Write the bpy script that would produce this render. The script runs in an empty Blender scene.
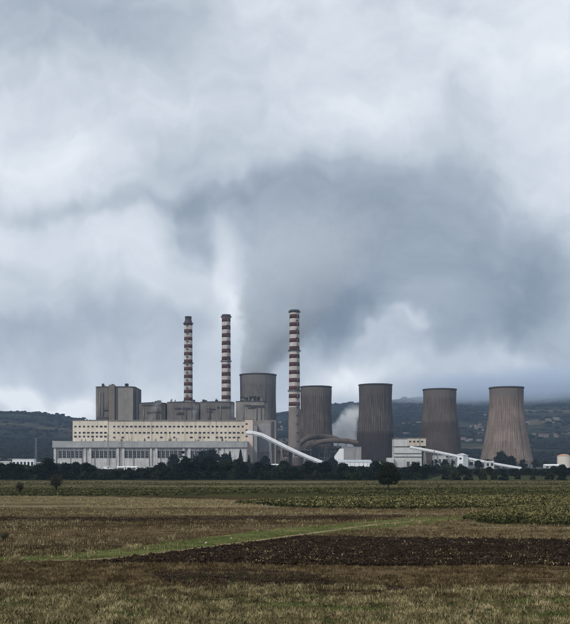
import bpy, math, random
import numpy as np
from mathutils import Vector, Matrix

random.seed(7)
RNG = np.random.default_rng(7)
SC = bpy.context.scene
COL = SC.collection
R = math.radians

# ------------------------------------------------------------------ camera
H = 9.3            # eye height above the plain, metres
F = 900.0          # focal length in photo pixels (photo 570 x 624)
HY = 462.0         # horizon row in the photo
cam_d = bpy.data.cameras.new('camera')
cam = bpy.data.objects.new('camera', cam_d)
COL.objects.link(cam)
cam.location = (0, 0, H)
cam.rotation_euler = (R(90), 0, 0)
cam_d.sensor_width = 36
cam_d.lens = F / 624 * 36
cam_d.shift_y = (HY - 312) / 624
cam_d.clip_start = 0.5
cam_d.clip_end = 40000
SC.camera = cam

SC.render.engine = 'CYCLES'
SC.cycles.use_denoising = True
SC.cycles.max_bounces = 9
SC.cycles.diffuse_bounces = 3
SC.cycles.volume_bounces = 8
SC.cycles.transparent_max_bounces = 8
SC.cycles.volume_step_rate = 0.45
SC.cycles.filter_width = 1.2
SC.cycles.volume_max_steps = 256
SC.view_settings.view_transform = 'Standard'
SC.view_settings.look = 'None'
SC.view_settings.exposure = 0.45
SC.view_settings.gamma = 1.0
SC.view_settings.use_curve_mapping = False


# ------------------------------------------------------------------ node helper
class NT:
    def __init__(s, tree):
        s.t = tree
        s.t.nodes.clear()

    def n(s, kind, **kw):
        nd = s.t.nodes.new(kind)
        for k, v in kw.items():
            setattr(nd, k, v)
        return nd

    def put(s, sock, v):
        if v is None:
            return
        if hasattr(v, 'is_linked') or hasattr(v, 'links'):
            s.t.links.new(v, sock)
        else:
            if sock.type == 'RGBA' and not hasattr(v, '__len__'):
                v = (v, v, v, 1)
            if sock.type == 'RGBA' and len(v) == 3:
                v = (*v, 1)
            sock.default_value = v

    def m(s, op, a, b=None, c=None, clamp=False):
        nd = s.n('ShaderNodeMath', operation=op)
        nd.use_clamp = clamp
        for i, v in enumerate((a, b, c)):
            if v is not None:
                s.put(nd.inputs[i], v)
        return nd.outputs[0]

    def v(s, op, a, b=None, scale=None):
        nd = s.n('ShaderNodeVectorMath', operation=op)
        s.put(nd.inputs[0], a)
        if b is not None:
            s.put(nd.inputs[1], b)
        if scale is not None:
            s.put(nd.inputs['Scale'], scale)
        return nd.outputs['Value'] if op in ('DOT_PRODUCT', 'LENGTH', 'DISTANCE') else nd.outputs[0]

    def noise(s, vec, scale, detail=4, rough=0.55, lac=2.0, dist=0.0, color=False):
        nd = s.n('ShaderNodeTexNoise')
        s.put(nd.inputs['Vector'], vec)
        nd.inputs['Scale'].default_value = scale
        nd.inputs['Detail'].default_value = detail
        nd.inputs['Roughness'].default_value = rough
        nd.inputs['Lacunarity'].default_value = lac
        nd.inputs['Distortion'].default_value = dist
        return nd.outputs['Color'] if color else nd.outputs['Fac']

    def ramp(s, fac, stops, interp='LINEAR'):
        nd = s.n('ShaderNodeValToRGB')
        cr = nd.color_ramp
        cr.interpolation = interp
        while len(cr.elements) < len(stops):
            cr.elements.new(0.5)
        for e, (p, c) in zip(cr.elements, stops):
            e.position = p
            e.color = (*c, 1) if len(c) == 3 else c
        s.put(nd.inputs[0], fac)
        return nd.outputs[0]

    def mix(s, fac, a, b, mode='MIX'):
        nd = s.n('ShaderNodeMix', data_type='RGBA', blend_type=mode)
        s.put(nd.inputs[0], fac)
        s.put(nd.inputs[6], a)
        s.put(nd.inputs[7], b)
        return nd.outputs[2]

    def smooth(s, x, lo, hi, a=0.0, b=1.0):
        nd = s.n('ShaderNodeMapRange', interpolation_type='SMOOTHSTEP')
        s.put(nd.inputs[0], x)
        for i, q in enumerate((lo, hi, a, b)):
            s.put(nd.inputs[i + 1], q)
        return nd.outputs[0]

    def curve(s, x, pts, x0, x1):
        """piecewise curve of x over [x0,x1]; pts in real units, y in 0..1"""
        nd = s.n('ShaderNodeFloatCurve')
        t = s.m('DIVIDE', s.m('SUBTRACT', x, x0), (x1 - x0), clamp=True)
        s.put(nd.inputs['Value'], t)
        c = nd.mapping.curves[0]
        while len(c.points) < len(pts):
            c.points.new(0.5, 0.5)
        for p, (a, b) in zip(c.points, pts):
            p.location = ((a - x0) / (x1 - x0), b)
        nd.mapping.update()
        return nd.outputs[0]


# ------------------------------------------------------------------ world: overcast sky
SUN_EL, SUN_AZ = R(38), R(215)     # azimuth clockwise from +Y: behind the viewer, to the left
world = bpy.data.worlds.new('World')
SC.world = world
world.use_nodes = True
W = NT(world.node_tree)
sky = W.n('ShaderNodeTexSky', sky_type='NISHITA')
sky.sun_disc = False
sky.sun_elevation = SUN_EL
sky.sun_rotation = SUN_AZ
sky.air_density = 1.2
sky.dust_density = 3.0
tc = W.n('ShaderNodeTexCoord').outputs['Generated']
sep = W.n('ShaderNodeSeparateXYZ')
W.put(sep.inputs[0], tc)
dx, dy, dz = sep.outputs
ay = W.m('MAXIMUM', W.m('ABSOLUTE', dy), 0.25)
u = W.m('DIVIDE', dx, ay)
v = W.m('DIVIDE', dz, ay)
uv = W.n('ShaderNodeCombineXYZ')
W.put(uv.inputs[0], u)
W.put(uv.inputs[1], v)
uv = uv.outputs[0]
# cloud billows: warp the sheet, then broad soft masses
uvd = W.v('ADD', uv, W.v('MULTIPLY', tc, (0.3, 0.9, 0.3)))
wn = W.noise(uvd, 5.5, 4, 0.5, color=True)
warp = W.v('MULTIPLY', W.v('SUBTRACT', wn, (0.5, 0.5, 0.5)), (0.21, 0.15, 0.0))
uvw = W.v('ADD', uv, warp)
wn3 = W.noise(W.v('ADD', uvd, (1.3, 2.2, 0.4)), 15.0, 3, 0.5, color=True)
uvw = W.v('ADD', uvw, W.v('MULTIPLY', W.v('SUBTRACT', wn3, (0.5, 0.5, 0.5)), (0.05, 0.045, 0.0)))
wn2 = W.noise(uvd, 1.9, 2, 0.5, color=True)
uvw = W.v('ADD', uvw, W.v('MULTIPLY', W.v('SUBTRACT', wn2, (0.5, 0.5, 0.5)), (0.12, 0.05, 0.0)))


def lobe(px, py, sx, sy, amp):
    u0, v0 = (px - 285) / F, (HY - py) / F
    d = W.v('MULTIPLY', W.v('SUBTRACT', uvw, (u0, v0, 0)), (F / sx, F / sy, 0))
    return W.m('MULTIPLY', W.m('EXPONENT', W.m('MULTIPLY', W.v('DOT_PRODUCT', d, d), -1.0)), amp)


LOBES = [
    (40, 20, 190, 60, -0.20), (185, 150, 60, 30, -0.12), (490, 40, 200, 90, 0.06), (330, 130, 160, 40, 0.05),
    (90, 160, 140, 28, 0.04), (80, 212, 130, 12, -0.13), (110, 258, 150, 34, 0.10),
    (60, 338, 190, 32, -0.20), (15, 400, 95, 12, 0.40), (150, 392, 90, 14, 0.06),
    (224, 300, 22, 70, 0.26), (205, 240, 26, 34, -0.26), (222, 208, 40, 14, -0.20),
    (318, 220, 95, 70, -0.21), (300, 300, 64, 70, -0.20), (345, 325, 40, 34, -0.14),
    (430, 212, 115, 78, -0.22), (420, 305, 70, 40, -0.17), (545, 290, 80, 60, -0.26), (505, 330, 40, 30, -0.12),
    (408, 348, 17, 10, 0.24), (384, 362, 22, 7, 0.12), (330, 350, 62, 24, -0.22), (455, 345, 100, 32, -0.17), (352, 395, 42, 11, 0.36), (425, 392, 60, 10, 0.10), (560, 394, 110, 14, -0.30),
    (520, 165, 130, 36, 0.02), (470, 372, 90, 10, 0.05),
]
tot = None
for L in LOBES:
    q = lobe(*L)
    tot = q if tot is None else W.m('ADD', tot, q)
f1 = W.noise(W.v('MULTIPLY', uvw, (1, 1.7, 1)), 4.2, 4, 0.5)
f2 = W.noise(W.v('MULTIPLY', W.v('ADD', uvw, (3.1, 1.7, 0)), (1, 1.5, 1)), 12.0, 6, 0.56)
b = W.m('ADD', 0.70, tot)
b = W.m('MULTIPLY_ADD', W.m('SUBTRACT', f1, 0.5), 0.50, b)
b = W.m('MULTIPLY_ADD', W.m('SUBTRACT', f2, 0.5), 0.29, b)
ccol = W.ramp(b, [(0.0, (0.070, 0.094, 0.125)), (0.25, (0.155, 0.196, 0.250)), (0.5, (0.315, 0.362, 0.420)),
                  (0.72, (0.535, 0.575, 0.625)), (1.0, (0.80, 0.825, 0.85))])
ccol10 = W.v('SCALE', ccol, scale=10.0)
cover = 0.95
skymix = W.mix(cover, sky.outputs[0], ccol10)
bg = W.n('ShaderNodeBackground')
W.put(bg.inputs[0], skymix)
bg.inputs[1].default_value = 0.1
wo = W.n('ShaderNodeOutputWorld')
W.put(wo.inputs[0], bg.outputs[0])
world.cycles.sampling_method = 'MANUAL'
world.cycles.sample_map_resolution = 512

# ------------------------------------------------------------------ sun, veiled by cloud
sd = bpy.data.lights.new('sun', 'SUN')
sd.energy = 1.5
sd.angle = R(10)
sd.color = (1.0, 0.94, 0.85)
sun = bpy.data.objects.new('sun', sd)
COL.objects.link(sun)
sdir = Vector((math.sin(SUN_AZ) * math.cos(SUN_EL), math.cos(SUN_AZ) * math.cos(SUN_EL), math.sin(SUN_EL)))
sun.rotation_euler = sdir.to_track_quat('Z', 'Y').to_euler()


# ------------------------------------------------------------------ layout helpers
def WX(px, D):
    return (px - 285) / F * D


def WZ(py, D):
    return H - (py - HY) / F * D


def GD(py):
    """distance of the plain seen at photo row py"""
    return H * F / (py - HY)


def tag(o, label, cat, group=None, kind=None):
    o['label'] = label
    if cat:
        o['category'] = cat
    if group:
        o['group'] = group
    if kind:
        o['kind'] = kind
    return o


def thing(name, label, cat, loc, group=None, rz=0):
    o = bpy.data.objects.new(name, None)
    COL.objects.link(o)
    o.location = loc
    o.rotation_euler = (0, 0, rz)
    o.empty_display_size = 0.5
    return tag(o, label, cat, group)


def clone(o, parent=None):
    c = o.copy()
    COL.objects.link(c)
    c.parent = parent
    for ch in [k for k in bpy.data.objects if k.parent == o]:
        clone(ch, c)
    return c


class MB:
    """collects geometry; build() links it as one mesh object"""

    def __init__(s):
        s.V, s.Fc, s.sm = [], [], []

    def add(s, vs, fs, smooth=False):
        k = len(s.V)
        s.V += [tuple(q) for q in vs]
        s.Fc += [tuple(i + k for i in f) for f in fs]
        s.sm += [smooth] * len(fs)
        return s

    def box(s, x0, x1, y0, y1, z0, z1):
        vs = [(x, y, z) for z in (z0, z1) for y in (y0, y1) for x in (x0, x1)]
        return s.add(vs, [(0, 2, 3, 1), (4, 5, 7, 6), (0, 1, 5, 4), (2, 6, 7, 3), (0, 4, 6, 2), (1, 3, 7, 5)])

    def beam(s, p, q, w, h, up=(0, 0, 1)):
        p, q = Vector(p), Vector(q)
        d = (q - p).normalized()
        upv = Vector(up)
        if abs(d.dot(upv)) > 0.95:
            upv = Vector((0, 1, 0))
        sx = d.cross(upv).normalized()
        sz = sx.cross(d).normalized()
        vs = []
        for c in (p, q):
            for a, b2 in ((-1, -1), (1, -1), (1, 1), (-1, 1)):
                vs.append(c + sx * (a * w / 2) + sz * (b2 * h / 2))
        return s.add(vs, [(0, 1, 2, 3), (7, 6, 5, 4), (0, 4, 5, 1), (1, 5, 6, 2), (2, 6, 7, 3), (3, 7, 4, 0)])

    def lathe(s, prof, seg=48, cx=0, cy=0, cap=True):
        vs, fs = [], []
        n = len(prof)
        for r, z in prof:
            for k in range(seg):
                a = 2 * math.pi * k / seg
                vs.append((cx + r * math.cos(a), cy + r * math.sin(a), z))
        for i in range(n - 1):
            for k in range(seg):
                k2 = (k + 1) % seg
                fs.append((i * seg + k, i * seg + k2, (i + 1) * seg + k2, (i + 1) * seg + k))
        s.add(vs, fs, True)
        if cap:
            s.add([(cx + prof[0][0] * math.cos(2 * math.pi * k / seg), cy + prof[0][0] * math.sin(2 * math.pi * k / seg), prof[0][1]) for k in range(seg)],
                  [tuple(range(seg))[::-1]])
            s.add([(cx + prof[-1][0] * math.cos(2 * math.pi * k / seg), cy + prof[-1][0] * math.sin(2 * math.pi * k / seg), prof[-1][1]) for k in range(seg)],
                  [tuple(range(seg))])
        return s

    def tube(s, pts, rad, seg=10):
        pts = [Vector(p) for p in pts]
        n = len(pts)
        rad = rad if hasattr(rad, '__len__') else [rad] * n
        vs, fs = [], []
        prev = None
        for i, p in enumerate(pts):
            d = (pts[min(i + 1, n - 1)] - pts[max(i - 1, 0)]).normalized()
            a = prev if prev is not None else (Vector((0, 1, 0)) if abs(d.y) < 0.9 else Vector((1, 0, 0)))
            sx = (a - d * a.dot(d)).normalized()
            prev = sx
            sy = d.cross(sx)
            for k in range(seg):
                t = 2 * math.pi * k / seg
                vs.append(p + (sx * math.cos(t) + sy * math.sin(t)) * rad[i])
        for i in range(n - 1):
            for k in range(seg):
                k2 = (k + 1) % seg
                fs.append((i * seg + k, i * seg + k2, (i + 1) * seg + k2, (i + 1) * seg + k))
        fs.append(tuple(range(seg))[::-1])
        fs.append(tuple((n - 1) * seg + k for k in range(seg)))
        return s.add(vs, fs, True)

    def mesh(s, name, mat):
        me = bpy.data.meshes.new(name)
        me.from_pydata(s.V, [], s.Fc)
        if any(s.sm):
            me.polygons.foreach_set('use_smooth', s.sm)
        if mat:
            me.materials.append(mat)
        return me

    def build(s, name, mat, parent=None):
        return link(name, s.mesh(name, mat), parent)


def link(name, me, parent=None, loc=None):
    o = bpy.data.objects.new(name, me)
    COL.objects.link(o)
    if parent is not None:
        o.parent = parent
    if loc is not None:
        o.location = loc
    return o


def np_mesh(name, verts, faces_n, mat, nv):
    """verts (N,3), faces (M,nv) from numpy arrays"""
    me = bpy.data.meshes.new(name)
    me.vertices.add(len(verts))
    me.vertices.foreach_set('co', np.ascontiguousarray(verts, dtype=np.float32).ravel())
    M = len(faces_n)
    me.loops.add(M * nv)
    me.loops.foreach_set('vertex_index', np.ascontiguousarray(faces_n, dtype=np.int32).ravel())
    me.polygons.add(M)
    me.polygons.foreach_set('loop_start', np.arange(0, M * nv, nv, dtype=np.int32))
    me.update(calc_edges=True)
    if mat:
        me.materials.append(mat)
    return me


def vnoise(x, y, seed=0):
    """smooth value noise on arrays"""
    xi, yi = np.floor(x).astype(np.int64), np.floor(y).astype(np.int64)
    fx, fy = x - xi, y - yi
    fx, fy = fx * fx * (3 - 2 * fx), fy * fy * (3 - 2 * fy)

    def h(a, b2):
        n = (a * 374761393 + b2 * 668265263 + seed * 974634777) & 0x7fffffff
        n = ((n ^ (n >> 13)) * 1274126177) & 0x7fffffff
        n = n ^ (n >> 16)
        return (n & 0xffff) / 65535.0
    return (h(xi, yi) * (1 - fx) + h(xi + 1, yi) * fx) * (1 - fy) + (h(xi, yi + 1) * (1 - fx) + h(xi + 1, yi + 1) * fx) * fy


def fbm(x, y, o=4, seed=0):
    t, a, n = 0, 0.5, 0
    for i in range(o):
        t = t + a * vnoise(x * 2 ** i, y * 2 ** i, seed + i)
        n += a
        a *= 0.5
    return t / n


# ------------------------------------------------------------------ materials
MATS = {}


def newmat(name):
    m = bpy.data.materials.new(name)
    m.use_nodes = True
    MATS[name] = m
    return m, NT(m.node_tree)


def finish(N, col, rough=0.85, bump=None, bstr=0.3, bdist=0.1, spec=0.3, metal=0.0):
    p = N.n('ShaderNodeBsdfPrincipled')
    N.put(p.inputs['Base Color'], col)
    N.put(p.inputs['Roughness'], rough)
    p.inputs['Specular IOR Level'].default_value = spec
    p.inputs['Metallic'].default_value = metal
    if bump is not None:
        bn = N.n('ShaderNodeBump')
        bn.inputs['Strength'].default_value = bstr
        bn.inputs['Distance'].default_value = bdist
        N.put(bn.inputs['Height'], bump)
        N.put(p.inputs['Normal'], bn.outputs[0])
    o = N.n('ShaderNodeOutputMaterial')
    N.put(o.inputs[0], p.outputs[0])


def obco(N):
    return N.n('ShaderNodeTexCoord').outputs['Object']


def weathered(name, base, var=0.25, streak=0.35, scale=0.12, rough=0.85, dirt=(0.05, 0.045, 0.04), spec=0.25):
    """painted or cast wall: blotches, vertical run-off streaks, fine grain"""
    m, N = newmat(name)
    co = obco(N)
    n1 = N.noise(co, scale, 5, 0.6)
    n2 = N.noise(N.v('MULTIPLY', co, (1, 1, 0.06)), scale * 5, 4, 0.65)
    n3 = N.noise(co, scale * 25, 3, 0.6)
    bl = tuple(c * (1 - var) for c in base)
    bh = tuple(min(0.9, c * (1 + var)) for c in base)
    c = N.ramp(n1, [(0.3, bl), (0.7, bh)])
    c = N.mix(N.m('MULTIPLY', N.smooth(n2, 0.5, 0.75), streak), c, dirt)
    c = N.mix(N.m('MULTIPLY', N.smooth(n3, 0.52, 0.75), 0.25), c, tuple(q * 0.5 for q in base))
    finish(N, c, rough, n3, 0.2, 0.1, spec)
    return m


def plain(name, base, rough=0.7, var=0.15, scale=0.6, spec=0.3, metal=0.0):
    m, N = newmat(name)
    n1 = N.noise(obco(N), scale, 4, 0.6)
    finish(N, N.ramp(n1, [(0.3, tuple(c * (1 - var) for c in base)), (0.7, tuple(min(.9, c * (1 + var)) for c in base))]), rough, spec=spec, metal=metal)
    return m


def tower_mat(name, lo, hi, top, low_dark=0.0, seed=0.0, zt=110.0, wet=None, ribs=60, groove=0.4):
    """cast concrete shell: rib-wise streaks, lift joints, soot under the lip, damp lower part"""
    m, N = newmat(name)
    co = obco(N)
    sp = N.n('ShaderNodeSeparateXYZ')
    N.put(sp.inputs[0], co)
    ang = N.m('ARCTAN2', sp.outputs[1], sp.outputs[0])
    cyl = N.n('ShaderNodeCombineXYZ')
    N.put(cyl.inputs[0], N.m('MULTIPLY', ang, 26.0))
    N.put(cyl.inputs[1], N.m('MULTIPLY', sp.outputs[2], 0.035))
    cyl.inputs[2].default_value = seed
    st = N.noise(cyl.outputs[0], 1.0, 4, 0.62)
    cyl2 = N.n('ShaderNodeCombineXYZ')
    N.put(cyl2.inputs[0], N.m('MULTIPLY', ang, 9.0))
    N.put(cyl2.inputs[1], N.m('MULTIPLY', sp.outputs[2], 0.05))
    cyl2.inputs[2].default_value = seed + 5
    bl = N.noise(cyl2.outputs[0], 1.0, 5, 0.6)
    lift = N.m('FRACT', N.m('DIVIDE', sp.outputs[2], 5.2))
    joint = N.smooth(lift, 0.90, 0.97)
    c = N.ramp(st, [(0.33, lo), (0.66, hi)])
    c = N.mix(N.m('MULTIPLY', N.smooth(bl, 0.42, 0.7), 0.55), c, tuple(q * 0.55 for q in lo))
    c = N.mix(N.m('MULTIPLY', joint, 0.22), c, tuple(q * 0.4 for q in lo))
    fr_ = N.m('FRACT', N.m('MULTIPLY_ADD', ang, ribs / (2 * math.pi), 0.5))
    gr_ = N.smooth(N.m('ABSOLUTE', N.m('SUBTRACT', fr_, 0.5)), 0.16, 0.34)
    gr_ = N.m('MULTIPLY', gr_, N.smooth(bl, 0.30, 0.62, 1.0, 0.35))
    c = N.mix(N.m('MULTIPLY', gr_, groove), c, tuple(q * 0.30 for q in lo))
    patch = N.noise(co, 0.045, 3, 0.5)
    c = N.mix(N.m('MULTIPLY', N.smooth(patch, 0.52, 0.62), 0.25), c, tuple(q * 1.1 for q in hi))
    wob = N.m('MULTIPLY_ADD', N.m('SUBTRACT', bl, 0.5), 14.0, sp.outputs[2])
    c = N.mix(N.m('MULTIPLY', N.smooth(wob, zt - 17, zt - 9), 0.75), c, top)
    if wet:
        c = N.mix(N.m('MULTIPLY', N.smooth(wob, wet + 4, wet - 3), low_dark), c, tuple(q * 0.55 for q in lo))
    finish(N, c, 0.92, N.noise(co, 0.9, 3), 0.25, 0.2, 0.15)
    return m


tower_mat('shell_grey', (0.080, 0.077, 0.075), (0.172, 0.165, 0.158), (0.150, 0.146, 0.142), seed=1, zt=137, ribs=56, groove=0.15)
tower_mat('shell_brown_grey', (0.062, 0.052, 0.047), (0.170, 0.145, 0.130), (0.125, 0.115, 0.105), seed=2, zt=120, ribs=44, groove=0.62)
tower_mat('shell_dark', (0.045, 0.039, 0.038), (0.150, 0.130, 0.120), (0.085, 0.078, 0.074), 0.8, seed=3, zt=117, wet=50, ribs=44, groove=0.66)
tower_mat('shell_umber', (0.065, 0.053, 0.048), (0.165, 0.138, 0.124), (0.130, 0.120, 0.112), 0.5, seed=4, zt=114, wet=66, ribs=56, groove=0.40)
tower_mat('shell_tan', (0.120, 0.094, 0.080), (0.285, 0.230, 0.200), (0.13, 0.118, 0.110), seed=5, zt=109.5, ribs=56, groove=0.45)
plain('rim_dark', (0.05, 0.05, 0.052), 0.9)
weathered('cream_wall', (0.53, 0.475, 0.395), 0.16, 0.8, 0.05, dirt=(0.17, 0.135, 0.095))
weathered('cream_wall_bright', (0.58, 0.525, 0.44), 0.14, 0.7, 0.05, dirt=(0.19, 0.155, 0.11))
weathered('pink_wall', (0.56, 0.47, 0.40), 0.10, 0.3, 0.06, dirt=(0.2, 0.15, 0.12))
weathered('fascia_grey', (0.34, 0.35, 0.355), 0.16, 0.55, 0.06, dirt=(0.12, 0.12, 0.12))
weathered('white_concrete', (0.50, 0.50, 0.50), 0.25, 0.75, 0.09, dirt=(0.10, 0.10, 0.10))
weathered('boiler_grey', (0.140, 0.129, 0.119), 0.25, 0.75, 0.05, dirt=(0.05, 0.048, 0.047))
weathered('boiler_brown', (0.16, 0.135, 0.115), 0.2, 0.6, 0.06)
weathered('boiler_light', (0.22, 0.205, 0.19), 0.22, 0.7, 0.05, dirt=(0.09, 0.085, 0.08))
weathered('boiler_pale', (0.28, 0.28, 0.285), 0.2, 0.6, 0.05, dirt=(0.1, 0.1, 0.1))
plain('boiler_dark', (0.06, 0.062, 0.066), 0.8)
weathered('duct_brown', (0.095, 0.074, 0.065), 0.2, 0.4, 0.15, rough=0.7)
weathered('stack_white', (0.46, 0.43, 0.40), 0.18, 0.7, 0.1, dirt=(0.2, 0.15, 0.12))
weathered('stack_red', (0.072, 0.025, 0.023), 0.22, 0.4, 0.15, dirt=(0.05, 0.02, 0.02))
weathered('stack_concrete', (0.19, 0.165, 0.15), 0.18, 0.45, 0.1)
plain('stack_soot', (0.05, 0.048, 0.048), 0.9)
plain('steel_dark', (0.07, 0.068, 0.07), 0.6)
plain('steel_grey', (0.22, 0.22, 0.225), 0.6)
weathered('sheet_white', (0.80, 0.82, 0.84), 0.06, 0.18, 0.15, rough=0.55, dirt=(0.35, 0.35, 0.35), spec=0.4)
weathered('shed_white', (0.52, 0.53, 0.52), 0.16, 0.55, 0.15, rough=0.65, dirt=(0.25, 0.24, 0.22))
weathered('roof_blue_grey', (0.42, 0.47, 0.50), 0.12, 0.3, 0.1, rough=0.6)
weathered('house_white', (0.16, 0.155, 0.15), 0.1, 0.2, 0.3)
plain('roof_tile', (0.115, 0.062, 0.05), 0.85, 0.25, 0.4)
plain('roof_slate', (0.16, 0.15, 0.15), 0.85, 0.25, 0.4)
weathered('tank_cream', (0.62, 0.58, 0.52), 0.08, 0.25, 0.1)
plain('tank_rust', (0.42, 0.26, 0.17), 0.8)
plain('cabinet_black', (0.014, 0.015, 0.018), 0.8)
plain('rubber', (0.02, 0.02, 0.02), 0.9)


def glass_mat():
    m, N = newmat('glass_dark')
    n1 = N.noise(N.v('MULTIPLY', N.n('ShaderNodeNewGeometry').outputs['Position'], (1, 1, 1)), 0.35, 2)
    finish(N, N.ramp(n1, [(0.35, (0.010, 0.012, 0.016)), (0.7, (0.040, 0.046, 0.055))]), 0.35, spec=0.25)


glass_mat()


def foliage(name, dark, mid, light, scale=0.5, rough=0.75):
    m, N = newmat(name)
    geo = N.n('ShaderNodeNewGeometry').outputs['Position']
    n1 = N.noise(geo, scale, 4, 0.6)
    n2 = N.noise(geo, scale * 6, 2, 0.6)
    f = N.m('MULTIPLY_ADD', n2, 0.5, N.m('MULTIPLY', n1, 0.5))
    finish(N, N.ramp(f, [(0.36, dark), (0.5, mid), (0.64, light)]), rough, spec=0.0)


foliage('leaf_dark', (0.008, 0.012, 0.010), (0.014, 0.020, 0.014), (0.027, 0.035, 0.021), 0.3)
foliage('leaf_mid', (0.013, 0.019, 0.012), (0.028, 0.037, 0.020), (0.055, 0.066, 0.031), 0.3)
foliage('leaf_yellow', (0.022, 0.029, 0.014), (0.044, 0.052, 0.023), (0.085, 0.090, 0.038), 0.4)
foliage('leaf_conifer', (0.010, 0.016, 0.015), (0.016, 0.025, 0.021), (0.026, 0.037, 0.028), 0.3)
foliage('leaf_lone', (0.010, 0.014, 0.009), (0.018, 0.024, 0.012), (0.038, 0.044, 0.018), 0.9)
foliage('leaf_brown', (0.020, 0.020, 0.015), (0.040, 0.037, 0.024), (0.070, 0.062, 0.036), 0.9)
foliage('leaf_hill', (0.008, 0.011, 0.011), (0.012, 0.016, 0.015), (0.019, 0.023, 0.019), 0.02)
plain('bark', (0.05, 0.04, 0.032), 0.95, 0.3, 2.0)
foliage('straw', (0.050, 0.042, 0.020), (0.20, 0.165, 0.082), (0.62, 0.53, 0.31), 0.7)
foliage('straw_brown', (0.028, 0.020, 0.010), (0.105, 0.075, 0.037), (0.34, 0.26, 0.14), 0.5)
foliage('grass_green', (0.036, 0.050, 0.016), (0.112, 0.140, 0.046), (0.29, 0.31, 0.130), 0.6)
foliage('crop_leaf', (0.017, 0.020, 0.008), (0.052, 0.057, 0.020), (0.125, 0.118, 0.046), 0.5)
foliage('crop_head', (0.04, 0.037, 0.015), (0.145, 0.128, 0.054), (0.32, 0.28, 0.125), 0.5)
foliage('soil_clod', (0.009, 0.006, 0.0045), (0.022, 0.015, 0.010), (0.060, 0.044, 0.030), 1.2)


def soil_mat(name, stops, s1=0.06, s2=1.5, aniso=(1, 1, 1), bdist=0.15, w=0.5):
    m, N = newmat(name)
    geo = N.v('MULTIPLY', N.n('ShaderNodeNewGeometry').outputs['Position'], aniso)
    n1 = N.noise(geo, s1, 5, 0.62, dist=0.4)
    n2 = N.noise(geo, s2, 4, 0.68)
    f = N.m('MULTIPLY_ADD', n2, 1 - w, N.m('MULTIPLY', n1, w))
    finish(N, N.ramp(f, stops), 1.0, n2, 0.8, bdist, 0.0)


soil_mat('plain_soil', [(0.38, (0.014, 0.0095, 0.006)), (0.47, (0.042, 0.029, 0.016)), (0.56, (0.11, 0.080, 0.043)), (0.66, (0.27, 0.205, 0.12))], 0.06, 1.3, (0.22, 1, 1))
soil_mat('soil_black', [(0.36, (0.008, 0.0055, 0.004)), (0.52, (0.018, 0.012, 0.008)), (0.66, (0.042, 0.030, 0.021))], 0.2, 2.2)
soil_mat('soil_dark', [(0.36, (0.018, 0.013, 0.010)), (0.5, (0.040, 0.028, 0.019)), (0.66, (0.10, 0.07, 0.044))], 0.08, 1.0, (0.4, 1, 1))
soil_mat('track_dirt', [(0.36, (0.15, 0.11, 0.068)), (0.5, (0.24, 0.18, 0.115)), (0.66, (0.36, 0.28, 0.185))], 0.2, 2.0)
soil_mat('verge_green', [(0.38, (0.036, 0.046, 0.014)), (0.5, (0.088, 0.108, 0.034)), (0.62, (0.20, 0.19, 0.085))], 0.1, 1.5, (0.4, 1, 1))
soil_mat('meadow_olive', [(0.38, (0.036, 0.034, 0.016)), (0.5, (0.085, 0.080, 0.040)), (0.63, (0.17, 0.145, 0.08))], 0.03, 0.22, (0.08, 1, 1))
soil_mat('crop_floor', [(0.36, (0.020, 0.022, 0.009)), (0.5, (0.040, 0.042, 0.016)), (0.66, (0.08, 0.076, 0.03))], 0.05, 0.8, (0.3, 1, 1))
soil_mat('tan_stubble', [(0.38, (0.054, 0.040, 0.021)), (0.5, (0.14, 0.108, 0.060)), (0.63, (0.28, 0.225, 0.135))], 0.05, 0.7, (0.12, 1, 1))
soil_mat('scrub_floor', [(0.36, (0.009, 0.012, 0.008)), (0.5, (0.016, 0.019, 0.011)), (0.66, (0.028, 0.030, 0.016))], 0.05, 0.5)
soil_mat('meadow_dull', [(0.36, (0.022, 0.027, 0.014)), (0.5, (0.042, 0.049, 0.026)), (0.66, (0.080, 0.082, 0.045))], 0.03, 0.3, (0.15, 1, 1))
soil_mat('yard', [(0.36, (0.05, 0.05, 0.045)), (0.5, (0.09, 0.088, 0.08)), (0.66, (0.14, 0.135, 0.12))], 0.05, 0.5)


def hill_mat():
    m, N = newmat('hillside')
    geo = N.n('ShaderNodeNewGeometry').outputs['Position']
    g2 = N.v('MULTIPLY', geo, (0.0022, 0.0034, 0.0))
    g2 = N.v('ADD', g2, N.v('MULTIPLY', N.noise(geo, 0.0016, 3, 0.5, color=True), (0.55, 0.55, 0)))
    vo = N.n('ShaderNodeTexVoronoi', feature='F1')
    N.put(vo.inputs['Vector'], g2)
    vo.inputs['Scale'].default_value = 1.6
    cell = N.n('ShaderNodeSeparateColor')
    N.put(cell.inputs[0], vo.outputs['Color'])
    c = N.ramp(cell.outputs[0], [(0.0, (0.019, 0.024, 0.020)), (0.25, (0.027, 0.031, 0.024)), (0.45, (0.043, 0.045, 0.033)),
                                 (0.62, (0.085, 0.076, 0.052)), (0.70, (0.035, 0.032, 0.026)), (0.84, (0.024, 0.030, 0.021))], 'CONSTANT')
    fo = N.noise(geo, 0.0035, 5, 0.62)
    c = N.mix(N.smooth(fo, 0.47, 0.56), c, (0.013, 0.018, 0.015))
    fine = N.noise(N.v('MULTIPLY', geo, (1, 0.35, 1)), 0.035, 4, 0.65)
    c = N.mix(N.m('MULTIPLY', N.smooth(fine, 0.45, 0.7), 0.6), c, (0.011, 0.015, 0.012))
    finish(N, c, 1.0, spec=0.0)


hill_mat()


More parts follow.
